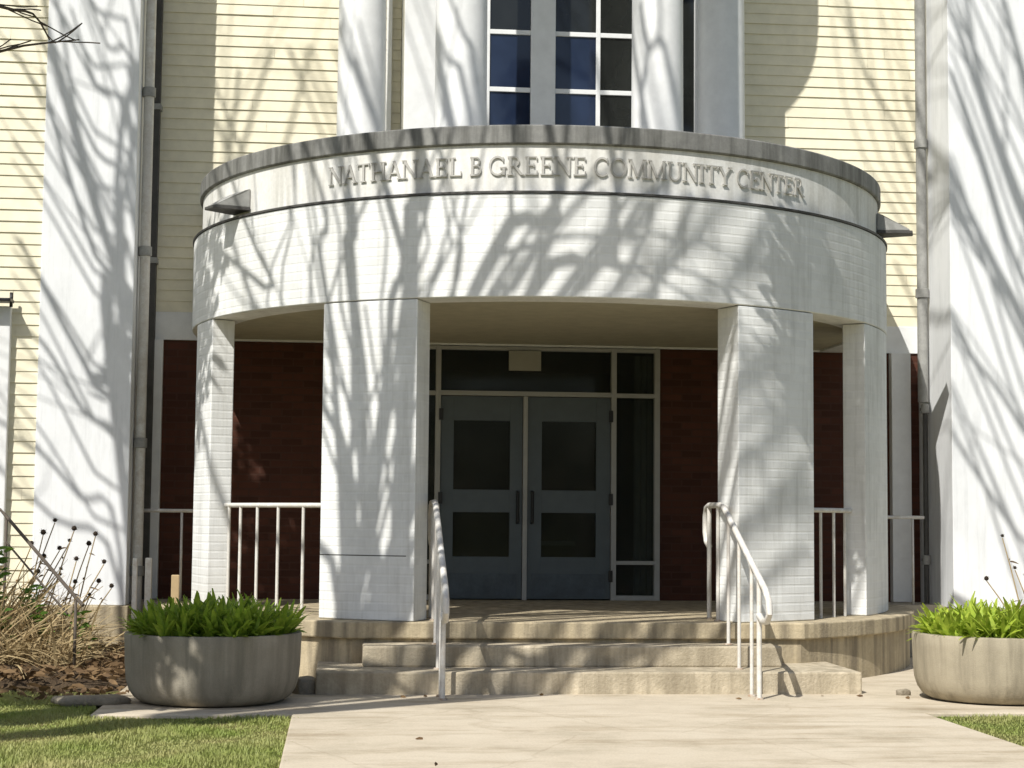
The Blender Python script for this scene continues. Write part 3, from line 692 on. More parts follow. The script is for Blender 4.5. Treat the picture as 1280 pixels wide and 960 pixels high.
# ------------------------------------------------------------------ bare trees whose shadows fall on the front
def S(X, Y, Z, Y0):
    t = Y-Y0; return Vector((X-SX*t, Y0, Z+SK*t))
tr = random.Random(5)
def grow(mb, p, d, length, r, lev):
    n = 4 if lev > 1 else 3; pts = [p.copy()]; rad = [r]
    for k in range(n):
        d = (d+Vector((tr.gauss(0, .07), tr.gauss(0, .07), tr.gauss(.04, .10)))).normalized()
        pts.append(pts[-1]+d*length/n); rad.append(max(.004, r*(1-.75*(k+1)/n)))
    mb.tube(pts, rad, 5 if r > .03 else 4, cap=False)
    if lev > 0: sprout(mb, pts, rad, length, lev)
def sprout(mb, pts, rad, length, lev, num=None):
    for j in range(num or (5 if lev > 1 else 4)):
        f = tr.uniform(.25, .98)*(len(pts)-1); i = min(int(f), len(pts)-2); q = pts[i].lerp(pts[i+1], f-i)
        ax = (pts[i+1]-pts[i]).normalized(); o = ax.orthogonal().normalized(); o = Matrix.Rotation(tr.uniform(0, 6.28), 3, ax) @ o
        ang = tr.uniform(.15, .55); d = (ax*math.cos(ang)+o*math.sin(ang)+Vector((0, 0, .12))).normalized()
        rr = (rad[i]*(1-(f-i))+rad[i+1]*(f-i))
        grow(mb, q, d, length*tr.uniform(.45, .8), max(.005, rr*.5), lev-1)
def smooth_path(pts, rad, n=4):
    P = []; Q = []
    for i in range(len(pts)-1):
        p0, p1, p2, p3 = pts[max(i-1, 0)], pts[i], pts[i+1], pts[min(i+2, len(pts)-1)]
        for k in range(n):
            t = k/n; P.append(.5*((2*p1)+(p2-p0)*t+(2*p0-5*p1+4*p2-p3)*t*t+(3*p1-p0-3*p2+p3)*t**3)); Q.append(rad[i]*(1-t)+rad[i+1]*t)
    return P+[pts[-1]], Q+[rad[-1]]
def tree(name, trunk, limbs, label, lev=2, twigs=9, fine=(), leaves=(), wands=()):
    base = trunk[0][0]; t = thing(name, base, label, 'tree', 'bare trees in front of the building')
    mb = MB(); P, Q = smooth_path([Vector(p) for p, r in trunk], [r for p, r in trunk], 5)
    mb.tube(P, Q, 14); mb.build('trunk', M['bark'], t)
    cr = MB()
    for limb in limbs:
        P, Q = smooth_path([Vector(p) for p, r in limb], [r for p, r in limb], 4); cr.tube(P, Q, 8)
        L = sum((P[k+1]-P[k]).length for k in range(len(P)-1))
        sprout(cr, P, Q, L*.42, lev, twigs)
    for limb in wands:
        P, Q = smooth_path([Vector(p) for p, r in limb], [r for p, r in limb], 3); cr.tube(P, Q, 5, cap=False)
    for limb in fine:
        P, Q = smooth_path([Vector(p) for p, r in limb], [r for p, r in limb], 3); cr.tube(P, Q, 6)
        sprout(cr, P[-10:], Q[-10:], .34, 1, 6)
    cr.build('crown', M['bark'], t, weld=False)
    if leaves:
        lm = MB()
        for cx, cy, cz, rx, rz_, n in leaves:
            for k in range(n):
                q = Vector((tr.gauss(0, 1), tr.gauss(0, 1), tr.gauss(0, 1))).normalized()*tr.random()**.4
                lm.leaf((cx+q.x*rx, cy+q.y*rx, cz+q.z*rz_), (tr.uniform(-1, 1), tr.uniform(-1, 1), tr.uniform(-1, .3)), tr.uniform(.09, .15), tr.uniform(.05, .08), .5, 2)
        lm.build('foliage', M['litter'], t, weld=False)  # leaf clumps added out of view only to cast shade
#LIMBS
WANDS = [[((-5.15, -8.10, 5.00), 0.040), ((-4.18, -8.24, 4.77), 0.033), ((-3.66, -8.17, 5.03), 0.030), ((-3.29, -8.23, 5.40), 0.023)],
  [((-5.15, -8.10, 5.00), 0.040), ((-3.87, -8.34, 4.97), 0.033), ((-3.01, -8.28, 5.13), 0.030), ((-2.28, -8.25, 5.39), 0.023)],
  [((-5.15, -8.10, 5.00), 0.040), ((-3.30, -8.24, 4.82), 0.030), ((-2.29, -8.27, 5.16), 0.030), ((-1.49, -8.34, 5.47), 0.023)],
  [((-5.15, -8.10, 5.00), 0.040), ((-4.75, -8.34, 5.35), 0.030), ((-3.84, -8.28, 5.33), 0.027), ((-3.23, -8.33, 5.19), 0.023), ((-2.80, -8.36, 5.37), 0.017)],
  [((-5.15, -8.10, 5.00), 0.040), ((-4.67, -8.32, 5.00), 0.040), ((-3.86, -8.33, 4.95), 0.030), ((-3.37, -8.35, 5.08), 0.020)],
  [((-5.15, -8.10, 5.00), 0.040), ((-5.02, -8.22, 9.31), 0.023), ((-6.49, -8.28, 14.24), 0.023), ((-6.80, -8.38, 14.84), 0.020), ((-6.88, -8.30, 15.29), 0.017)],
  [((-5.15, -8.10, 5.00), 0.040), ((-5.02, -8.22, 9.32), 0.023), ((-6.35, -8.13, 14.28), 0.017), ((-6.53, -8.14, 14.93), 0.013)],
  [((-5.15, -8.10, 5.00), 0.040), ((-4.34, -8.21, 8.90), 0.030), ((-4.61, -8.12, 11.96), 0.027), ((-4.88, -8.18, 12.54), 0.027), ((-5.01, -8.13, 12.93), 0.020)],
  [((-5.15, -8.10, 5.00), 0.040), ((-4.35, -8.23, 8.93), 0.030), ((-4.60, -8.20, 12.29), 0.030), ((-4.72, -8.20, 12.73), 0.023), ((-4.94, -8.24, 13.30), 0.017)],
  [((-5.15, -8.10, 5.00), 0.040), ((-3.10, -8.33, 8.66), 0.023), ((-3.25, -8.39, 12.44), 0.023), ((-3.09, -8.47, 13.15), 0.020), ((-3.10, -8.45, 13.74), 0.017)],
  [((-5.15, -8.10, 5.00), 0.040), ((-2.64, -8.34, 8.68), 0.023), ((-2.84, -8.28, 12.46), 0.027), ((-3.13, -8.37, 12.95), 0.020), ((-3.18, -8.29, 13.36), 0.017)],
  [((-5.15, -8.10, 5.14), 0.030), ((-4.86, -7.98, 6.78), 0.017), ((-6.09, -8.08, 9.49), 0.017), ((-5.74, -8.03, 10.47), 0.013), ((-7.85, -8.10, 16.44), 0.010)],
  [((-5.15, -8.10, 4.91), 0.030), ((-4.77, -7.91, 6.98), 0.017), ((-5.74, -7.89, 9.05), 0.017), ((-5.71, -7.92, 10.37), 0.013), ((-7.90, -7.97, 16.27), 0.010)],
  [((-5.15, -8.10, 5.07), 0.030), ((-4.79, -8.06, 7.17), 0.017), ((-5.43, -8.05, 8.91), 0.017), ((-5.50, -7.99, 10.23), 0.013), ((-7.85, -8.06, 16.38), 0.010)],
  [((-5.15, -8.10, 5.08), 0.030), ((-4.75, -8.10, 6.87), 0.017), ((-5.20, -8.07, 8.76), 0.017), ((-4.90, -8.00, 9.78), 0.013), ((-7.20, -8.09, 16.46), 0.010)],
  [((-5.15, -8.10, 4.92), 0.030), ((-4.66, -8.01, 7.01), 0.017), ((-4.97, -7.95, 8.49), 0.017), ((-5.31, -8.05, 10.12), 0.013), ((-7.81, -8.14, 16.50), 0.010)],
  [((-5.15, -8.10, 4.64), 0.030), ((-4.56, -7.93, 6.51), 0.017), ((-4.81, -8.01, 8.43), 0.017), ((-5.18, -8.01, 9.99), 0.013), ((-7.72, -8.05, 16.38), 0.010)],
  [((-5.15, -8.10, 4.99), 0.030), ((-4.56, -8.03, 6.86), 0.017), ((-4.59, -8.09, 8.38), 0.017), ((-4.79, -8.12, 9.81), 0.013), ((-7.33, -8.20, 16.60), 0.010)],
  [((-5.15, -8.10, 4.83), 0.030), ((-4.52, -8.06, 7.21), 0.017), ((-4.33, -8.09, 8.25), 0.017), ((-4.23, -8.07, 9.44), 0.013), ((-6.57, -8.01, 16.38), 0.010)],
  [((-5.15, -8.10, 4.97), 0.030), ((-4.44, -8.03, 6.90), 0.017), ((-4.10, -8.03, 8.08), 0.017), ((-3.94, -7.99, 9.22), 0.013), ((-6.28, -8.00, 16.37), 0.010)],
  [((-5.15, -8.10, 4.75), 0.030), ((-4.33, -7.96, 6.71), 0.017), ((-3.86, -8.05, 8.00), 0.017), ((-3.96, -8.06, 9.30), 0.013), ((-6.44, -8.08, 16.47), 0.010)],
  [((-5.15, -8.10, 5.00), 0.030), ((-4.11, -7.93, 6.27), 0.020), ((-3.33, -7.85, 7.69), 0.017), ((-2.30, -7.79, 8.66), 0.013)],
  [((-5.15, -8.10, 5.00), 0.030), ((-4.14, -7.98, 6.34), 0.020), ((-3.19, -7.91, 7.74), 0.017), ((-2.47, -7.88, 8.78), 0.013)],
  [((-5.15, -8.10, 5.00), 0.030), ((-4.07, -7.87, 6.19), 0.020), ((-2.68, -7.82, 7.55), 0.017), ((-1.83, -7.81, 8.80), 0.013)],
  [((-5.15, -8.10, 5.00), 0.030), ((-4.16, -8.00, 6.37), 0.020), ((-2.70, -8.07, 7.87), 0.017), ((-1.95, -8.02, 9.09), 0.013)],
  [((-5.15, -8.10, 5.00), 0.030), ((-4.15, -7.98, 6.34), 0.020), ((-2.31, -7.90, 7.67), 0.017), ((-1.93, -7.97, 9.03), 0.013)],
  [((-5.15, -8.10, 5.00), 0.030), ((-4.14, -7.98, 6.34), 0.020), ((-2.03, -7.91, 7.73), 0.017), ((-1.24, -7.87, 9.35), 0.013)],
  [((-5.15, -8.10, 4.60), 0.030), ((-4.87, -8.04, 5.92), 0.020), ((-5.06, -8.13, 7.51), 0.017), ((-5.19, -8.08, 8.75), 0.013)],
  [((-5.15, -8.10, 4.60), 0.030), ((-4.39, -8.05, 5.68), 0.020), ((-4.44, -7.96, 6.98), 0.017), ((-4.75, -8.05, 8.43), 0.013)]]
tree('bare_tree', [((-6.90, -8.40, -0.55), 0.460), ((-6.40, -8.40, 1.20), 0.380), ((-5.60, -8.40, 3.00), 0.340), ((-5.15, -8.10, 5.10), 0.280)], [
  [((-5.15, -8.10, 5.00), 0.100), ((-4.62, -8.13, 5.85), 0.080), ((-4.73, -8.11, 6.76), 0.073), ((-4.86, -8.17, 7.69), 0.067), ((-4.91, -8.12, 8.48), 0.057), ((-4.99, -8.06, 9.14), 0.043), ((-5.22, -8.28, 10.10), 0.030), ((-7.82, -8.52, 17.02), 0.023)],
  [((-5.15, -8.10, 5.00), 0.100), ((-4.23, -7.93, 5.45), 0.080), ((-4.32, -8.05, 6.23), 0.093), ((-4.39, -8.18, 7.18), 0.087), ((-4.17, -7.94, 8.02), 0.073), ((-4.18, -7.95, 8.83), 0.073), ((-4.03, -7.78, 9.19), 0.053), ((-5.44, -7.80, 14.92), 0.040)],
  [((-5.15, -8.10, 5.00), 0.100), ((-4.99, -8.13, 6.05), 0.060), ((-5.14, -8.31, 7.17), 0.053), ((-5.19, -8.24, 7.95), 0.040), ((-5.17, -8.05, 8.58), 0.030), ((-5.33, -8.04, 9.36), 0.027), ((-5.33, -7.92, 9.87), 0.020), ((-7.84, -7.84, 16.09), 0.017)],
  [((-5.15, -8.10, 5.00), 0.100), ((-4.26, -8.02, 6.36), 0.067), ((-3.60, -7.89, 7.60), 0.047), ((-3.13, -7.84, 8.21), 0.047), ((-2.84, -7.94, 8.86), 0.037), ((-4.35, -8.18, 15.14), 0.027)],
  [((-5.15, -8.10, 5.00), 0.100), ((-4.44, -7.82, 6.84), 0.040), ((-4.31, -7.83, 7.99), 0.037), ((-4.33, -7.72, 8.89), 0.033), ((-7.06, -7.53, 15.88), 0.023)],
  [((-5.15, -8.10, 5.00), 0.100), ((-4.82, -7.99, 6.96), 0.033), ((-5.93, -7.78, 9.00), 0.030), ((-6.42, -7.83, 10.03), 0.023), ((-8.47, -7.68, 15.10), 0.020)],
  [((-5.15, -8.10, 5.00), 0.100), ((-4.08, -7.93, 6.39), 0.047), ((-3.32, -7.71, 6.85), 0.040), ((-2.55, -7.52, 7.39), 0.037), ((-2.17, -7.72, 8.26), 0.033), ((-3.43, -7.90, 14.48), 0.027)],
  [((-5.15, -8.10, 5.00), 0.100), ((-5.27, -8.31, 6.87), 0.040), ((-6.83, -8.13, 8.44), 0.033), ((-7.55, -8.15, 10.18), 0.030), ((-9.28, -8.10, 13.71), 0.027)]],
  'leafless leaning tree whose forked limbs shade the left front pier', 1, 3, wands=WANDS, fine=[[((-5.30, -8.30, 3.60), 0.050), ((-4.63, -8.20, 3.98), 0.016), ((-4.26, -8.08, 3.89), 0.013), ((-3.96, -7.96, 3.76), 0.010), ((-3.80, -7.84, 3.76), 0.007), ((-3.72, -7.72, 3.64), 0.004)], [((-5.30, -8.30, 3.80), 0.050), ((-4.66, -8.00, 3.57), 0.013), ((-4.15, -7.88, 3.49), 0.010), ((-3.86, -7.76, 3.59), 0.007), ((-3.56, -7.64, 3.67), 0.004)]])
WANDS = [[((-6.90, -5.95, 4.50), 0.060), ((-7.24, -5.83, 11.85), 0.017), ((-7.73, -5.89, 12.68), 0.017), ((-8.29, -5.95, 13.69), 0.013), ((-8.69, -6.00, 14.26), 0.010)],
  [((-6.90, -5.95, 4.50), 0.060), ((-7.29, -5.92, 11.48), 0.017), ((-7.76, -5.95, 12.32), 0.017), ((-8.29, -5.97, 13.35), 0.013), ((-8.68, -6.00, 13.93), 0.010)],
  [((-6.90, -5.95, 4.50), 0.060), ((-7.26, -5.90, 11.08), 0.017), ((-7.65, -5.81, 11.57), 0.017), ((-8.17, -5.82, 12.36), 0.013), ((-8.50, -5.77, 12.70), 0.010)],
  [((-6.90, -5.95, 4.47), 0.060), ((-7.22, -5.85, 10.66), 0.017), ((-7.66, -5.81, 11.40), 0.017), ((-8.16, -5.81, 12.37), 0.013), ((-8.53, -5.81, 12.90), 0.010)],
  [((-6.92, -5.95, 4.17), 0.060), ((-7.29, -5.97, 10.30), 0.017), ((-7.80, -6.05, 11.25), 0.017), ((-8.28, -6.00, 12.23), 0.013), ((-8.59, -5.92, 12.68), 0.010)],
  [((-6.94, -5.95, 3.96), 0.060), ((-7.20, -5.86, 9.77), 0.017), ((-7.70, -5.92, 10.56), 0.017), ((-8.24, -5.97, 11.50), 0.013), ((-8.64, -6.03, 12.06), 0.010)],
  [((-6.95, -5.95, 3.71), 0.060), ((-7.26, -5.95, 9.47), 0.017), ((-7.68, -5.92, 10.10), 0.017), ((-8.13, -5.82, 10.81), 0.013), ((-8.51, -5.87, 11.32), 0.010)],
  [((-6.97, -5.95, 3.46), 0.060), ((-7.17, -5.83, 8.87), 0.017), ((-7.60, -5.81, 9.55), 0.017), ((-8.14, -5.86, 10.48), 0.013), ((-8.53, -5.92, 11.03), 0.010)],
  [((-6.98, -5.95, 3.32), 0.060), ((-7.22, -5.92, 8.75), 0.017), ((-7.71, -5.99, 9.57), 0.017), ((-8.24, -6.02, 10.48), 0.013), ((-8.62, -6.05, 11.01), 0.010)],
  [((-7.00, -5.95, 2.99), 0.060), ((-7.13, -5.80, 8.01), 0.017), ((-7.58, -5.81, 8.64), 0.017), ((-8.06, -5.79, 9.39), 0.013), ((-8.42, -5.79, 9.81), 0.010)],
  [((-7.02, -5.95, 2.74), 0.060), ((-7.17, -5.89, 7.71), 0.017), ((-7.63, -5.89, 8.53), 0.017), ((-8.10, -5.85, 9.47), 0.013), ((-8.41, -5.78, 9.93), 0.010)],
  [((-7.03, -5.95, 2.57), 0.060), ((-7.11, -5.81, 7.31), 0.017), ((-7.57, -5.81, 8.11), 0.017), ((-8.10, -5.87, 9.14), 0.013), ((-8.50, -5.92, 9.74), 0.010)],
  [((-7.05, -5.95, 2.29), 0.060), ((-7.10, -5.81, 6.84), 0.017), ((-7.50, -5.74, 7.51), 0.017), ((-8.04, -5.79, 8.52), 0.013), ((-8.43, -5.85, 9.11), 0.010)],
  [((-7.06, -5.95, 2.12), 0.060), ((-7.13, -5.86, 6.60), 0.017), ((-7.53, -5.79, 7.15), 0.017), ((-7.96, -5.71, 7.81), 0.013), ((-8.35, -5.76, 8.31), 0.010)]]
tree('bare_tree', [((-7.30, -6.00, -0.55), 0.300), ((-7.20, -5.95, 1.50), 0.240), ((-6.95, -5.90, 3.20), 0.210), ((-6.90, -5.90, 4.60), 0.190)], [
  [((-6.90, -5.95, 4.50), 0.060), ((-7.56, -5.90, 9.32), 0.040), ((-7.33, -5.90, 9.27), 0.040), ((-7.72, -5.95, 10.44), 0.047), ((-8.02, -6.03, 11.40), 0.050), ((-8.21, -5.98, 12.05), 0.037), ((-8.33, -5.94, 12.71), 0.027)],
  [((-6.92, -5.95, 4.20), 0.060), ((-6.98, -5.60, 8.57), 0.027), ((-7.39, -5.51, 9.30), 0.023), ((-7.62, -5.29, 10.11), 0.020), ((-7.72, -5.11, 10.66), 0.017)],
  [((-6.99, -5.95, 3.20), 0.060), ((-7.22, -5.85, 7.78), 0.027), ((-7.53, -5.77, 8.39), 0.027), ((-8.04, -5.94, 9.32), 0.027), ((-8.33, -5.76, 9.85), 0.020)],
  [((-7.01, -5.95, 2.90), 0.060), ((-7.26, -5.87, 7.53), 0.023), ((-7.57, -5.67, 7.99), 0.020), ((-7.94, -5.63, 8.59), 0.020), ((-8.29, -5.52, 8.83), 0.017)],
  [((-6.91, -5.95, 4.40), 0.060), ((-7.22, -5.84, 9.91), 0.023), ((-7.53, -5.68, 10.56), 0.020), ((-7.91, -5.64, 11.29), 0.017), ((-8.23, -5.75, 11.97), 0.013)],
  [((-7.05, -5.95, 2.30), 0.060), ((-7.56, -6.22, 7.38), 0.023), ((-7.84, -6.04, 7.67), 0.020), ((-8.09, -5.80, 7.81), 0.020), ((-8.58, -6.00, 8.30), 0.017)],
  [((-6.90, -5.95, 4.50), 0.060), ((-7.18, -5.75, 10.97), 0.020), ((-7.52, -5.79, 11.74), 0.017), ((-7.84, -5.97, 12.45), 0.013)],
  [((-6.90, -5.95, 4.50), 0.060), ((-7.37, -6.00, 10.83), 0.020), ((-7.67, -5.87, 11.44), 0.017), ((-7.81, -5.68, 11.98), 0.013)],
  [((-7.07, -5.95, 1.90), 0.060), ((-7.49, -6.14, 6.89), 0.023), ((-8.10, -6.10, 7.53), 0.020), ((-8.72, -6.24, 8.16), 0.017)],
  [((-6.90, -5.95, 4.50), 0.060), ((-7.36, -5.73, 10.26), 0.027), ((-6.94, -5.79, 12.18), 0.020), ((-6.56, -5.67, 13.23), 0.017)],
  [((-6.90, -5.95, 4.50), 0.060), ((-7.30, -5.66, 9.99), 0.023), ((-7.01, -5.65, 11.58), 0.020), ((-6.77, -5.50, 12.75), 0.017)],
  [((-6.90, -5.95, 4.50), 0.060), ((-7.39, -5.86, 10.26), 0.023), ((-6.74, -5.98, 12.11), 0.020), ((-6.33, -5.95, 13.62), 0.017)],
  [((-6.91, -5.95, 4.40), 0.060), ((-7.45, -5.94, 10.37), 0.023), ((-4.76, -6.03, 6.98), 0.020), ((-5.25, -6.06, 8.21), 0.017), ((-7.54, -6.03, 13.67), 0.017)]],
  'leafless tree whose leaning limbs stripe the left white pilaster', 1, 3, wands=WANDS)
WANDS = [[((3.30, -7.20, 6.00), 0.030), ((1.62, -7.02, 11.44), 0.020), ((0.99, -6.97, 12.78), 0.017), ((0.56, -7.05, 13.82), 0.017), ((0.12, -7.13, 14.86), 0.013)],
  [((3.30, -7.20, 6.00), 0.030), ((1.61, -7.03, 11.01), 0.020), ((0.96, -7.01, 12.39), 0.017), ((0.61, -6.98, 13.25), 0.017), ((0.15, -7.08, 14.31), 0.013)],
  [((3.30, -7.20, 6.00), 0.030), ((1.62, -7.00, 10.64), 0.020), ((0.92, -7.06, 12.11), 0.017), ((0.56, -7.04, 13.08), 0.017), ((0.23, -6.95, 13.94), 0.013)],
  [((3.30, -7.20, 6.00), 0.030), ((1.56, -7.08, 10.27), 0.020), ((0.87, -7.12, 11.72), 0.017), ((0.53, -7.09, 12.71), 0.017), ((0.09, -7.17, 13.84), 0.013)],
  [((3.30, -7.20, 6.00), 0.030), ((1.55, -7.08, 9.71), 0.020), ((0.95, -6.99, 10.97), 0.017), ((0.57, -7.02, 12.20), 0.017), ((0.22, -6.96, 13.32), 0.013)],
  [((3.30, -7.20, 6.00), 0.030), ((1.61, -6.96, 9.13), 0.020), ((0.98, -6.93, 10.47), 0.017), ((0.66, -6.87, 11.30), 0.017), ((0.23, -6.92, 12.27), 0.013)],
  [((3.30, -7.20, 6.00), 0.030), ((1.61, -6.97, 8.69), 0.020), ((0.96, -6.96, 10.05), 0.017), ((0.55, -7.04, 11.37), 0.017), ((0.17, -7.04, 12.59), 0.013)],
  [((3.30, -7.20, 6.00), 0.030), ((1.60, -6.96, 8.34), 0.020), ((0.96, -6.95, 9.70), 0.017), ((0.55, -7.01, 10.88), 0.017), ((0.19, -6.99, 11.94), 0.013)],
  [((3.30, -7.20, 6.00), 0.030), ((1.62, -6.92, 7.78), 0.020), ((0.99, -6.89, 9.11), 0.017), ((0.57, -6.97, 10.06), 0.017), ((0.25, -6.88, 10.79), 0.013)],
  [((3.30, -7.20, 6.00), 0.030), ((1.60, -6.96, 7.49), 0.020), ((0.95, -6.94, 8.84), 0.017), ((0.60, -6.93, 9.74), 0.017), ((0.24, -6.90, 10.61), 0.013)],
  [((3.30, -7.20, 6.00), 0.030), ((1.52, -7.06, 7.13), 0.020), ((0.81, -7.15, 8.60), 0.017), ((0.47, -7.11, 9.44), 0.017), ((0.12, -7.06, 10.29), 0.013)],
  [((3.30, -7.20, 6.00), 0.030), ((1.53, -7.03, 6.62), 0.020), ((0.85, -7.07, 8.04), 0.017), ((0.47, -7.10, 9.16), 0.017), ((0.14, -7.02, 10.15), 0.013)],
  [((3.30, -7.20, 6.00), 0.030), ((0.47, -7.09, 11.52), 0.017), ((-1.14, -7.09, 14.10), 0.013), ((-1.52, -7.14, 15.74), 0.010)],
  [((3.30, -7.20, 6.00), 0.030), ((0.57, -6.95, 11.33), 0.017), ((-0.89, -6.98, 13.95), 0.013), ((-1.26, -7.01, 15.57), 0.010)],
  [((3.30, -7.20, 6.00), 0.030), ((0.52, -7.02, 11.43), 0.017), ((-0.74, -7.01, 14.00), 0.013), ((-1.04, -6.96, 15.51), 0.010)],
  [((3.30, -7.20, 6.00), 0.030), ((0.51, -7.03, 11.44), 0.017), ((-0.52, -6.96, 13.95), 0.013), ((-0.92, -7.04, 15.62), 0.010)],
  [((3.30, -7.20, 6.00), 0.030), ((0.50, -7.05, 11.46), 0.017), ((-0.45, -7.13, 14.17), 0.013), ((-0.86, -7.20, 15.85), 0.010)]]
tree('bare_tree', [((4.70, -7.10, -0.55), 0.380), ((4.50, -7.10, 2.00), 0.310), ((3.90, -7.15, 4.20), 0.270), ((3.30, -7.20, 6.10), 0.210)], [
  [((3.30, -7.20, 6.00), 0.110), ((1.83, -7.17, 10.09), 0.053), ((1.18, -7.40, 11.37), 0.047), ((0.81, -7.22, 12.16), 0.040), ((0.38, -7.31, 13.31), 0.037), ((0.21, -7.08, 14.00), 0.027)],
  [((3.30, -7.20, 6.00), 0.110), ((2.07, -6.80, 9.28), 0.047), ((1.45, -6.86, 10.33), 0.033), ((0.95, -6.88, 11.25), 0.030), ((0.59, -6.87, 12.39), 0.027), ((0.34, -6.80, 13.13), 0.020)],
  [((3.30, -7.20, 6.00), 0.110), ((2.10, -6.75, 8.72), 0.053), ((1.46, -6.72, 9.89), 0.037), ((1.05, -6.66, 10.63), 0.033), ((0.61, -6.44, 11.52), 0.027), ((-0.25, -6.44, 13.96), 0.020)],
  [((3.30, -7.20, 6.00), 0.110), ((1.62, -7.23, 10.50), 0.040), ((1.13, -7.12, 11.58), 0.037), ((0.63, -7.26, 12.74), 0.037), ((0.27, -7.35, 13.79), 0.030), ((0.27, -7.12, 14.47), 0.023)],
  [((3.30, -7.20, 6.00), 0.110), ((1.93, -6.99, 8.55), 0.040), ((1.19, -6.97, 9.31), 0.030), ((0.54, -7.21, 10.37), 0.027), ((0.05, -7.25, 11.07), 0.023), ((-0.88, -7.21, 13.13), 0.020)],
  [((3.30, -7.20, 6.00), 0.110), ((1.65, -7.14, 8.09), 0.040), ((0.94, -7.08, 8.58), 0.027), ((0.41, -7.02, 9.29), 0.023), ((0.01, -7.24, 9.99), 0.020)],
  [((3.30, -7.20, 6.00), 0.110), ((1.54, -7.04, 12.14), 0.040), ((1.02, -7.05, 13.24), 0.033), ((0.80, -6.96, 14.12), 0.027)],
  [((3.30, -7.20, 6.00), 0.110), ((1.43, -7.17, 11.66), 0.033), ((1.09, -7.07, 12.59), 0.027), ((0.93, -6.95, 13.61), 0.020)],
  [((3.30, -7.20, 6.00), 0.110), ((2.40, -6.90, 6.60), 0.090), ((1.40, -6.40, 6.70), 0.060), ((0.50, -6.10, 7.00), 0.030)],
  [((3.30, -7.20, 6.00), 0.110), ((0.25, -7.04, 12.20), 0.027), ((-0.85, -7.18, 14.57), 0.023), ((-1.16, -7.12, 15.11), 0.020), ((-1.24, -6.98, 15.72), 0.017)]],
  'bare tree striping the right white pilaster, with added leaves shading the right pier', 1, 3, wands=WANDS, leaves=((.42, -6.1, 5.3, .34, .4, 300), (.38, -6.1, 5.9, .36, .4, 300), (.36, -6.15, 6.5, .36, .4, 300)))  # leaf clumps added above the view to shade the far right pier
WANDS = [[((-9.20, -14.40, 8.60), 0.030), ((-2.13, -8.66, 7.77), 0.033), ((-1.76, -8.68, 8.49), 0.027), ((-1.43, -8.63, 9.33), 0.020)],
  [((-9.20, -14.40, 8.60), 0.030), ((-2.14, -8.67, 7.21), 0.033), ((-1.77, -8.69, 7.93), 0.027), ((-1.51, -8.75, 8.81), 0.020)],
  [((-9.20, -14.40, 8.60), 0.030), ((-2.12, -8.65, 6.66), 0.033), ((-1.71, -8.59, 7.26), 0.027), ((-1.47, -8.69, 8.22), 0.020)],
  [((-9.20, -14.40, 8.60), 0.030), ((-2.10, -8.62, 6.05), 0.033), ((-1.72, -8.61, 6.68), 0.027), ((-1.41, -8.60, 7.36), 0.020)],
  [((-9.20, -14.40, 8.60), 0.030), ((-3.98, -8.70, 8.23), 0.033), ((-3.67, -8.67, 8.75), 0.027), ((-2.95, -8.71, 9.67), 0.020)],
  [((-9.20, -14.40, 8.60), 0.030), ((-3.41, -8.80, 8.23), 0.033), ((-3.13, -8.78, 8.85), 0.027), ((-2.30, -8.74, 9.90), 0.020)],
  [((-9.20, -14.40, 8.60), 0.030), ((-2.79, -8.75, 8.18), 0.033), ((-2.52, -8.71, 8.84), 0.027), ((-2.17, -8.72, 9.94), 0.020)],
  [((-9.20, -14.40, 8.60), 0.030), ((-2.28, -8.81, 8.42), 0.033), ((-2.10, -8.87, 9.33), 0.027), ((-1.56, -8.86, 10.95), 0.020)],
  [((-9.20, -14.40, 8.60), 0.030), ((-1.79, -8.80, 8.81), 0.033), ((-1.56, -8.77, 9.74), 0.027), ((-1.32, -8.78, 11.55), 0.020)]]
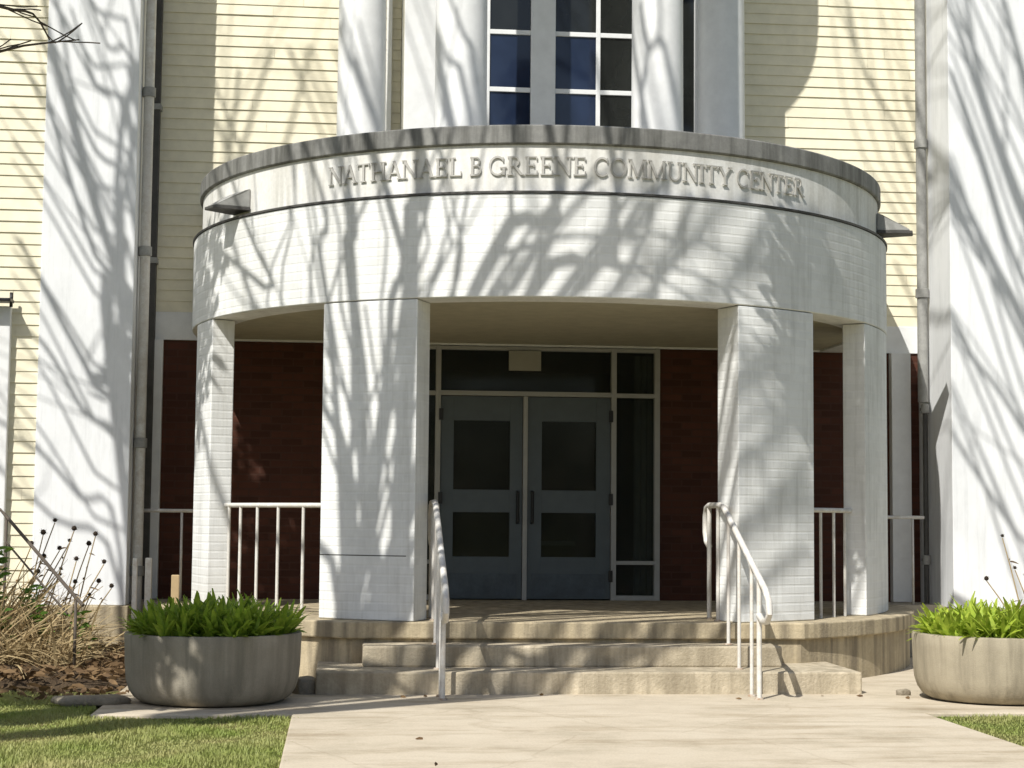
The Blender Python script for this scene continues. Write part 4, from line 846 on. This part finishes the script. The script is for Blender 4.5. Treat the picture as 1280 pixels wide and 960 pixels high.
tree('bare_tree', [((-8.60, -14.50, -0.55), 0.420), ((-8.80, -14.50, 3.00), 0.330), ((-9.10, -14.50, 6.00), 0.260), ((-9.20, -14.40, 8.70), 0.210)], [
  [((-9.20, -14.40, 8.60), 0.075), ((-7.11, -13.60, 14.00), 0.043), ((-6.58, -13.63, 15.00), 0.040), ((-6.14, -13.56, 15.57), 0.037), ((-5.99, -13.70, 16.39), 0.033), ((-7.39, -13.81, 22.61), 0.030)],
  [((-9.20, -14.40, 8.60), 0.075), ((-7.20, -13.95, 14.17), 0.043), ((-6.47, -14.05, 15.69), 0.040), ((-5.81, -13.98, 16.28), 0.040), ((-5.52, -14.14, 17.25), 0.030)],
  [((-9.20, -14.40, 8.60), 0.075), ((-6.42, -13.40, 13.26), 0.040), ((-5.51, -13.18, 14.34), 0.040), ((-4.97, -13.56, 15.97), 0.037), ((-4.52, -13.50, 17.27), 0.030)],
  [((-9.20, -14.40, 8.60), 0.075), ((-4.62, -11.68, 10.13), 0.043), ((-4.10, -11.78, 10.93), 0.040), ((-3.88, -11.92, 11.71), 0.037), ((-3.53, -11.76, 12.18), 0.027)],
  [((-9.20, -14.40, 8.60), 0.075), ((-3.38, -11.73, 12.09), 0.037), ((-3.81, -11.89, 12.54), 0.030), ((-4.06, -11.92, 12.88), 0.027), ((-4.13, -11.82, 12.97), 0.020)],
  [((-9.20, -14.40, 8.60), 0.075), ((-4.64, -11.90, 11.35), 0.037), ((-4.19, -11.99, 12.23), 0.033), ((-3.93, -12.07, 12.91), 0.030), ((-3.57, -11.90, 13.29), 0.023)],
  [((-9.20, -14.40, 8.60), 0.075), ((-4.62, -12.03, 11.95), 0.033), ((-4.04, -11.85, 12.62), 0.030), ((-3.75, -12.02, 13.62), 0.027)],
  [((-9.20, -14.40, 8.60), 0.075), ((-6.24, -13.73, 13.06), 0.040), ((-5.33, -13.61, 13.93), 0.040), ((-4.60, -13.30, 14.61), 0.033), ((-4.34, -13.34, 16.74), 0.030)],
  [((-9.20, -14.40, 8.60), 0.075), ((-7.61, -14.12, 15.38), 0.040), ((-7.46, -14.42, 16.54), 0.037), ((-7.38, -14.40, 17.23), 0.033), ((-9.09, -14.65, 23.66), 0.027)]],
  'tall leafless tree whose crown mottles the curved canopy', 1, 2, wands=WANDS)
# evergreen just left of the view: shades the planter and the corner of the lawn
ev = thing('unseen_evergreen', (-7.3, -9.0, GZ), 'small leafy evergreen that shades the left planter', 'tree')
MB().tube([(-7.3, -9.0, GZ-.05), (-7.1, -9.0, 1.5), (-6.6, -9.0, 3.2), (-5.9, -8.9, 4.3), (-5.2, -8.8, 4.9)], [.16, .13, .11, .08, .04], 10).build('trunk', M['bark'], ev)
ec = MB(); ert = random.Random(9)
for cx, cy, cz, rx, rz_, n in ((-5.49, -8.7, 4.07, 0.42, 0.34, 420), (-4.96, -8.9, 4.31, 0.4, 0.3, 380), (-7.11, -8.6, 4.65, 0.55, 0.35, 420), (-6.45, -8.8, 4.57, 0.45, 0.3, 300), (-5.05, -8.8, 4.99, 0.36, 0.26, 250), (-4.69, -8.9, 5.18, 0.34, 0.25, 220), (-8.11, -8.8, 5.04, 0.6, 0.4, 380)):
    for k in range(n):
        q = Vector((ert.gauss(0, 1), ert.gauss(0, 1), ert.gauss(0, 1))).normalized()*ert.random()**.4
        ec.leaf((cx+q.x*rx, cy+q.y*rx, cz+q.z*rz_), (ert.uniform(-1, 1), ert.uniform(-1, 1), ert.uniform(-.8, .5)), ert.uniform(.09, .16), ert.uniform(.05, .08), .4, 2)
ec.build('crown', M['tulip_shaded'], ev, weld=False)
fb = MB(); frt = random.Random(4)  # unseen wood added so the door glass mirrors something darker than sky
for k in range(3600):
    x = frt.uniform(-75, 75); h = 7+4*math.sin(x*.35)+3*math.sin(x*.9+1); z = frt.random()**1.3*h
    fb.leaf((x, -62+frt.uniform(-3, 3), GZ+z), (frt.uniform(-1, 1), frt.uniform(-1, 1), frt.uniform(-.4, 1)), frt.uniform(.8, 1.9), frt.uniform(.4, .9), .5, 2)
for k in range(90):
    x = frt.uniform(-75, 75); fb.tube([(x, -60+frt.uniform(-3, 3), GZ), (x+frt.uniform(-1, 1), -60, GZ+frt.uniform(7, 14))], [.25, .05], 6)
tag(fb.build('far_wood', M['far'], weld=False), 'unseen far wood added to darken the reflections in the door glass', 'wood', kind='stuff')
ev = thing('unseen_evergreen', (-6.9, -5.0, GZ), 'slim unseen evergreen added beyond the left pilaster to shade the porch wall', 'tree')  # added out of view to keep sunlight off the brown porch wall
MB().tube([(-6.9, -5.0, GZ-.05), (-6.8, -5.0, 2), (-6.5, -5, 4.5), (-6.1, -5, 6.2), (-5.95, -5, 7.6)], [.10, .085, .07, .05, .02], 10).build('trunk', M['bark'], ev)
ec = MB()
for k in range(1100):
    q = Vector((ert.gauss(0, 1), ert.gauss(0, 1), ert.gauss(0, 1))).normalized()*ert.random()**.4
    ec.leaf((-5.9+q.x*.95, -5+q.y*.7, 7.15+q.z*.9), (ert.uniform(-1, 1), ert.uniform(-1, 1), ert.uniform(-.8, .5)), ert.uniform(.12, .2), ert.uniform(.06, .1), .4, 2)
ec.build('crown', M['tulip_shaded'], ev, weld=False)
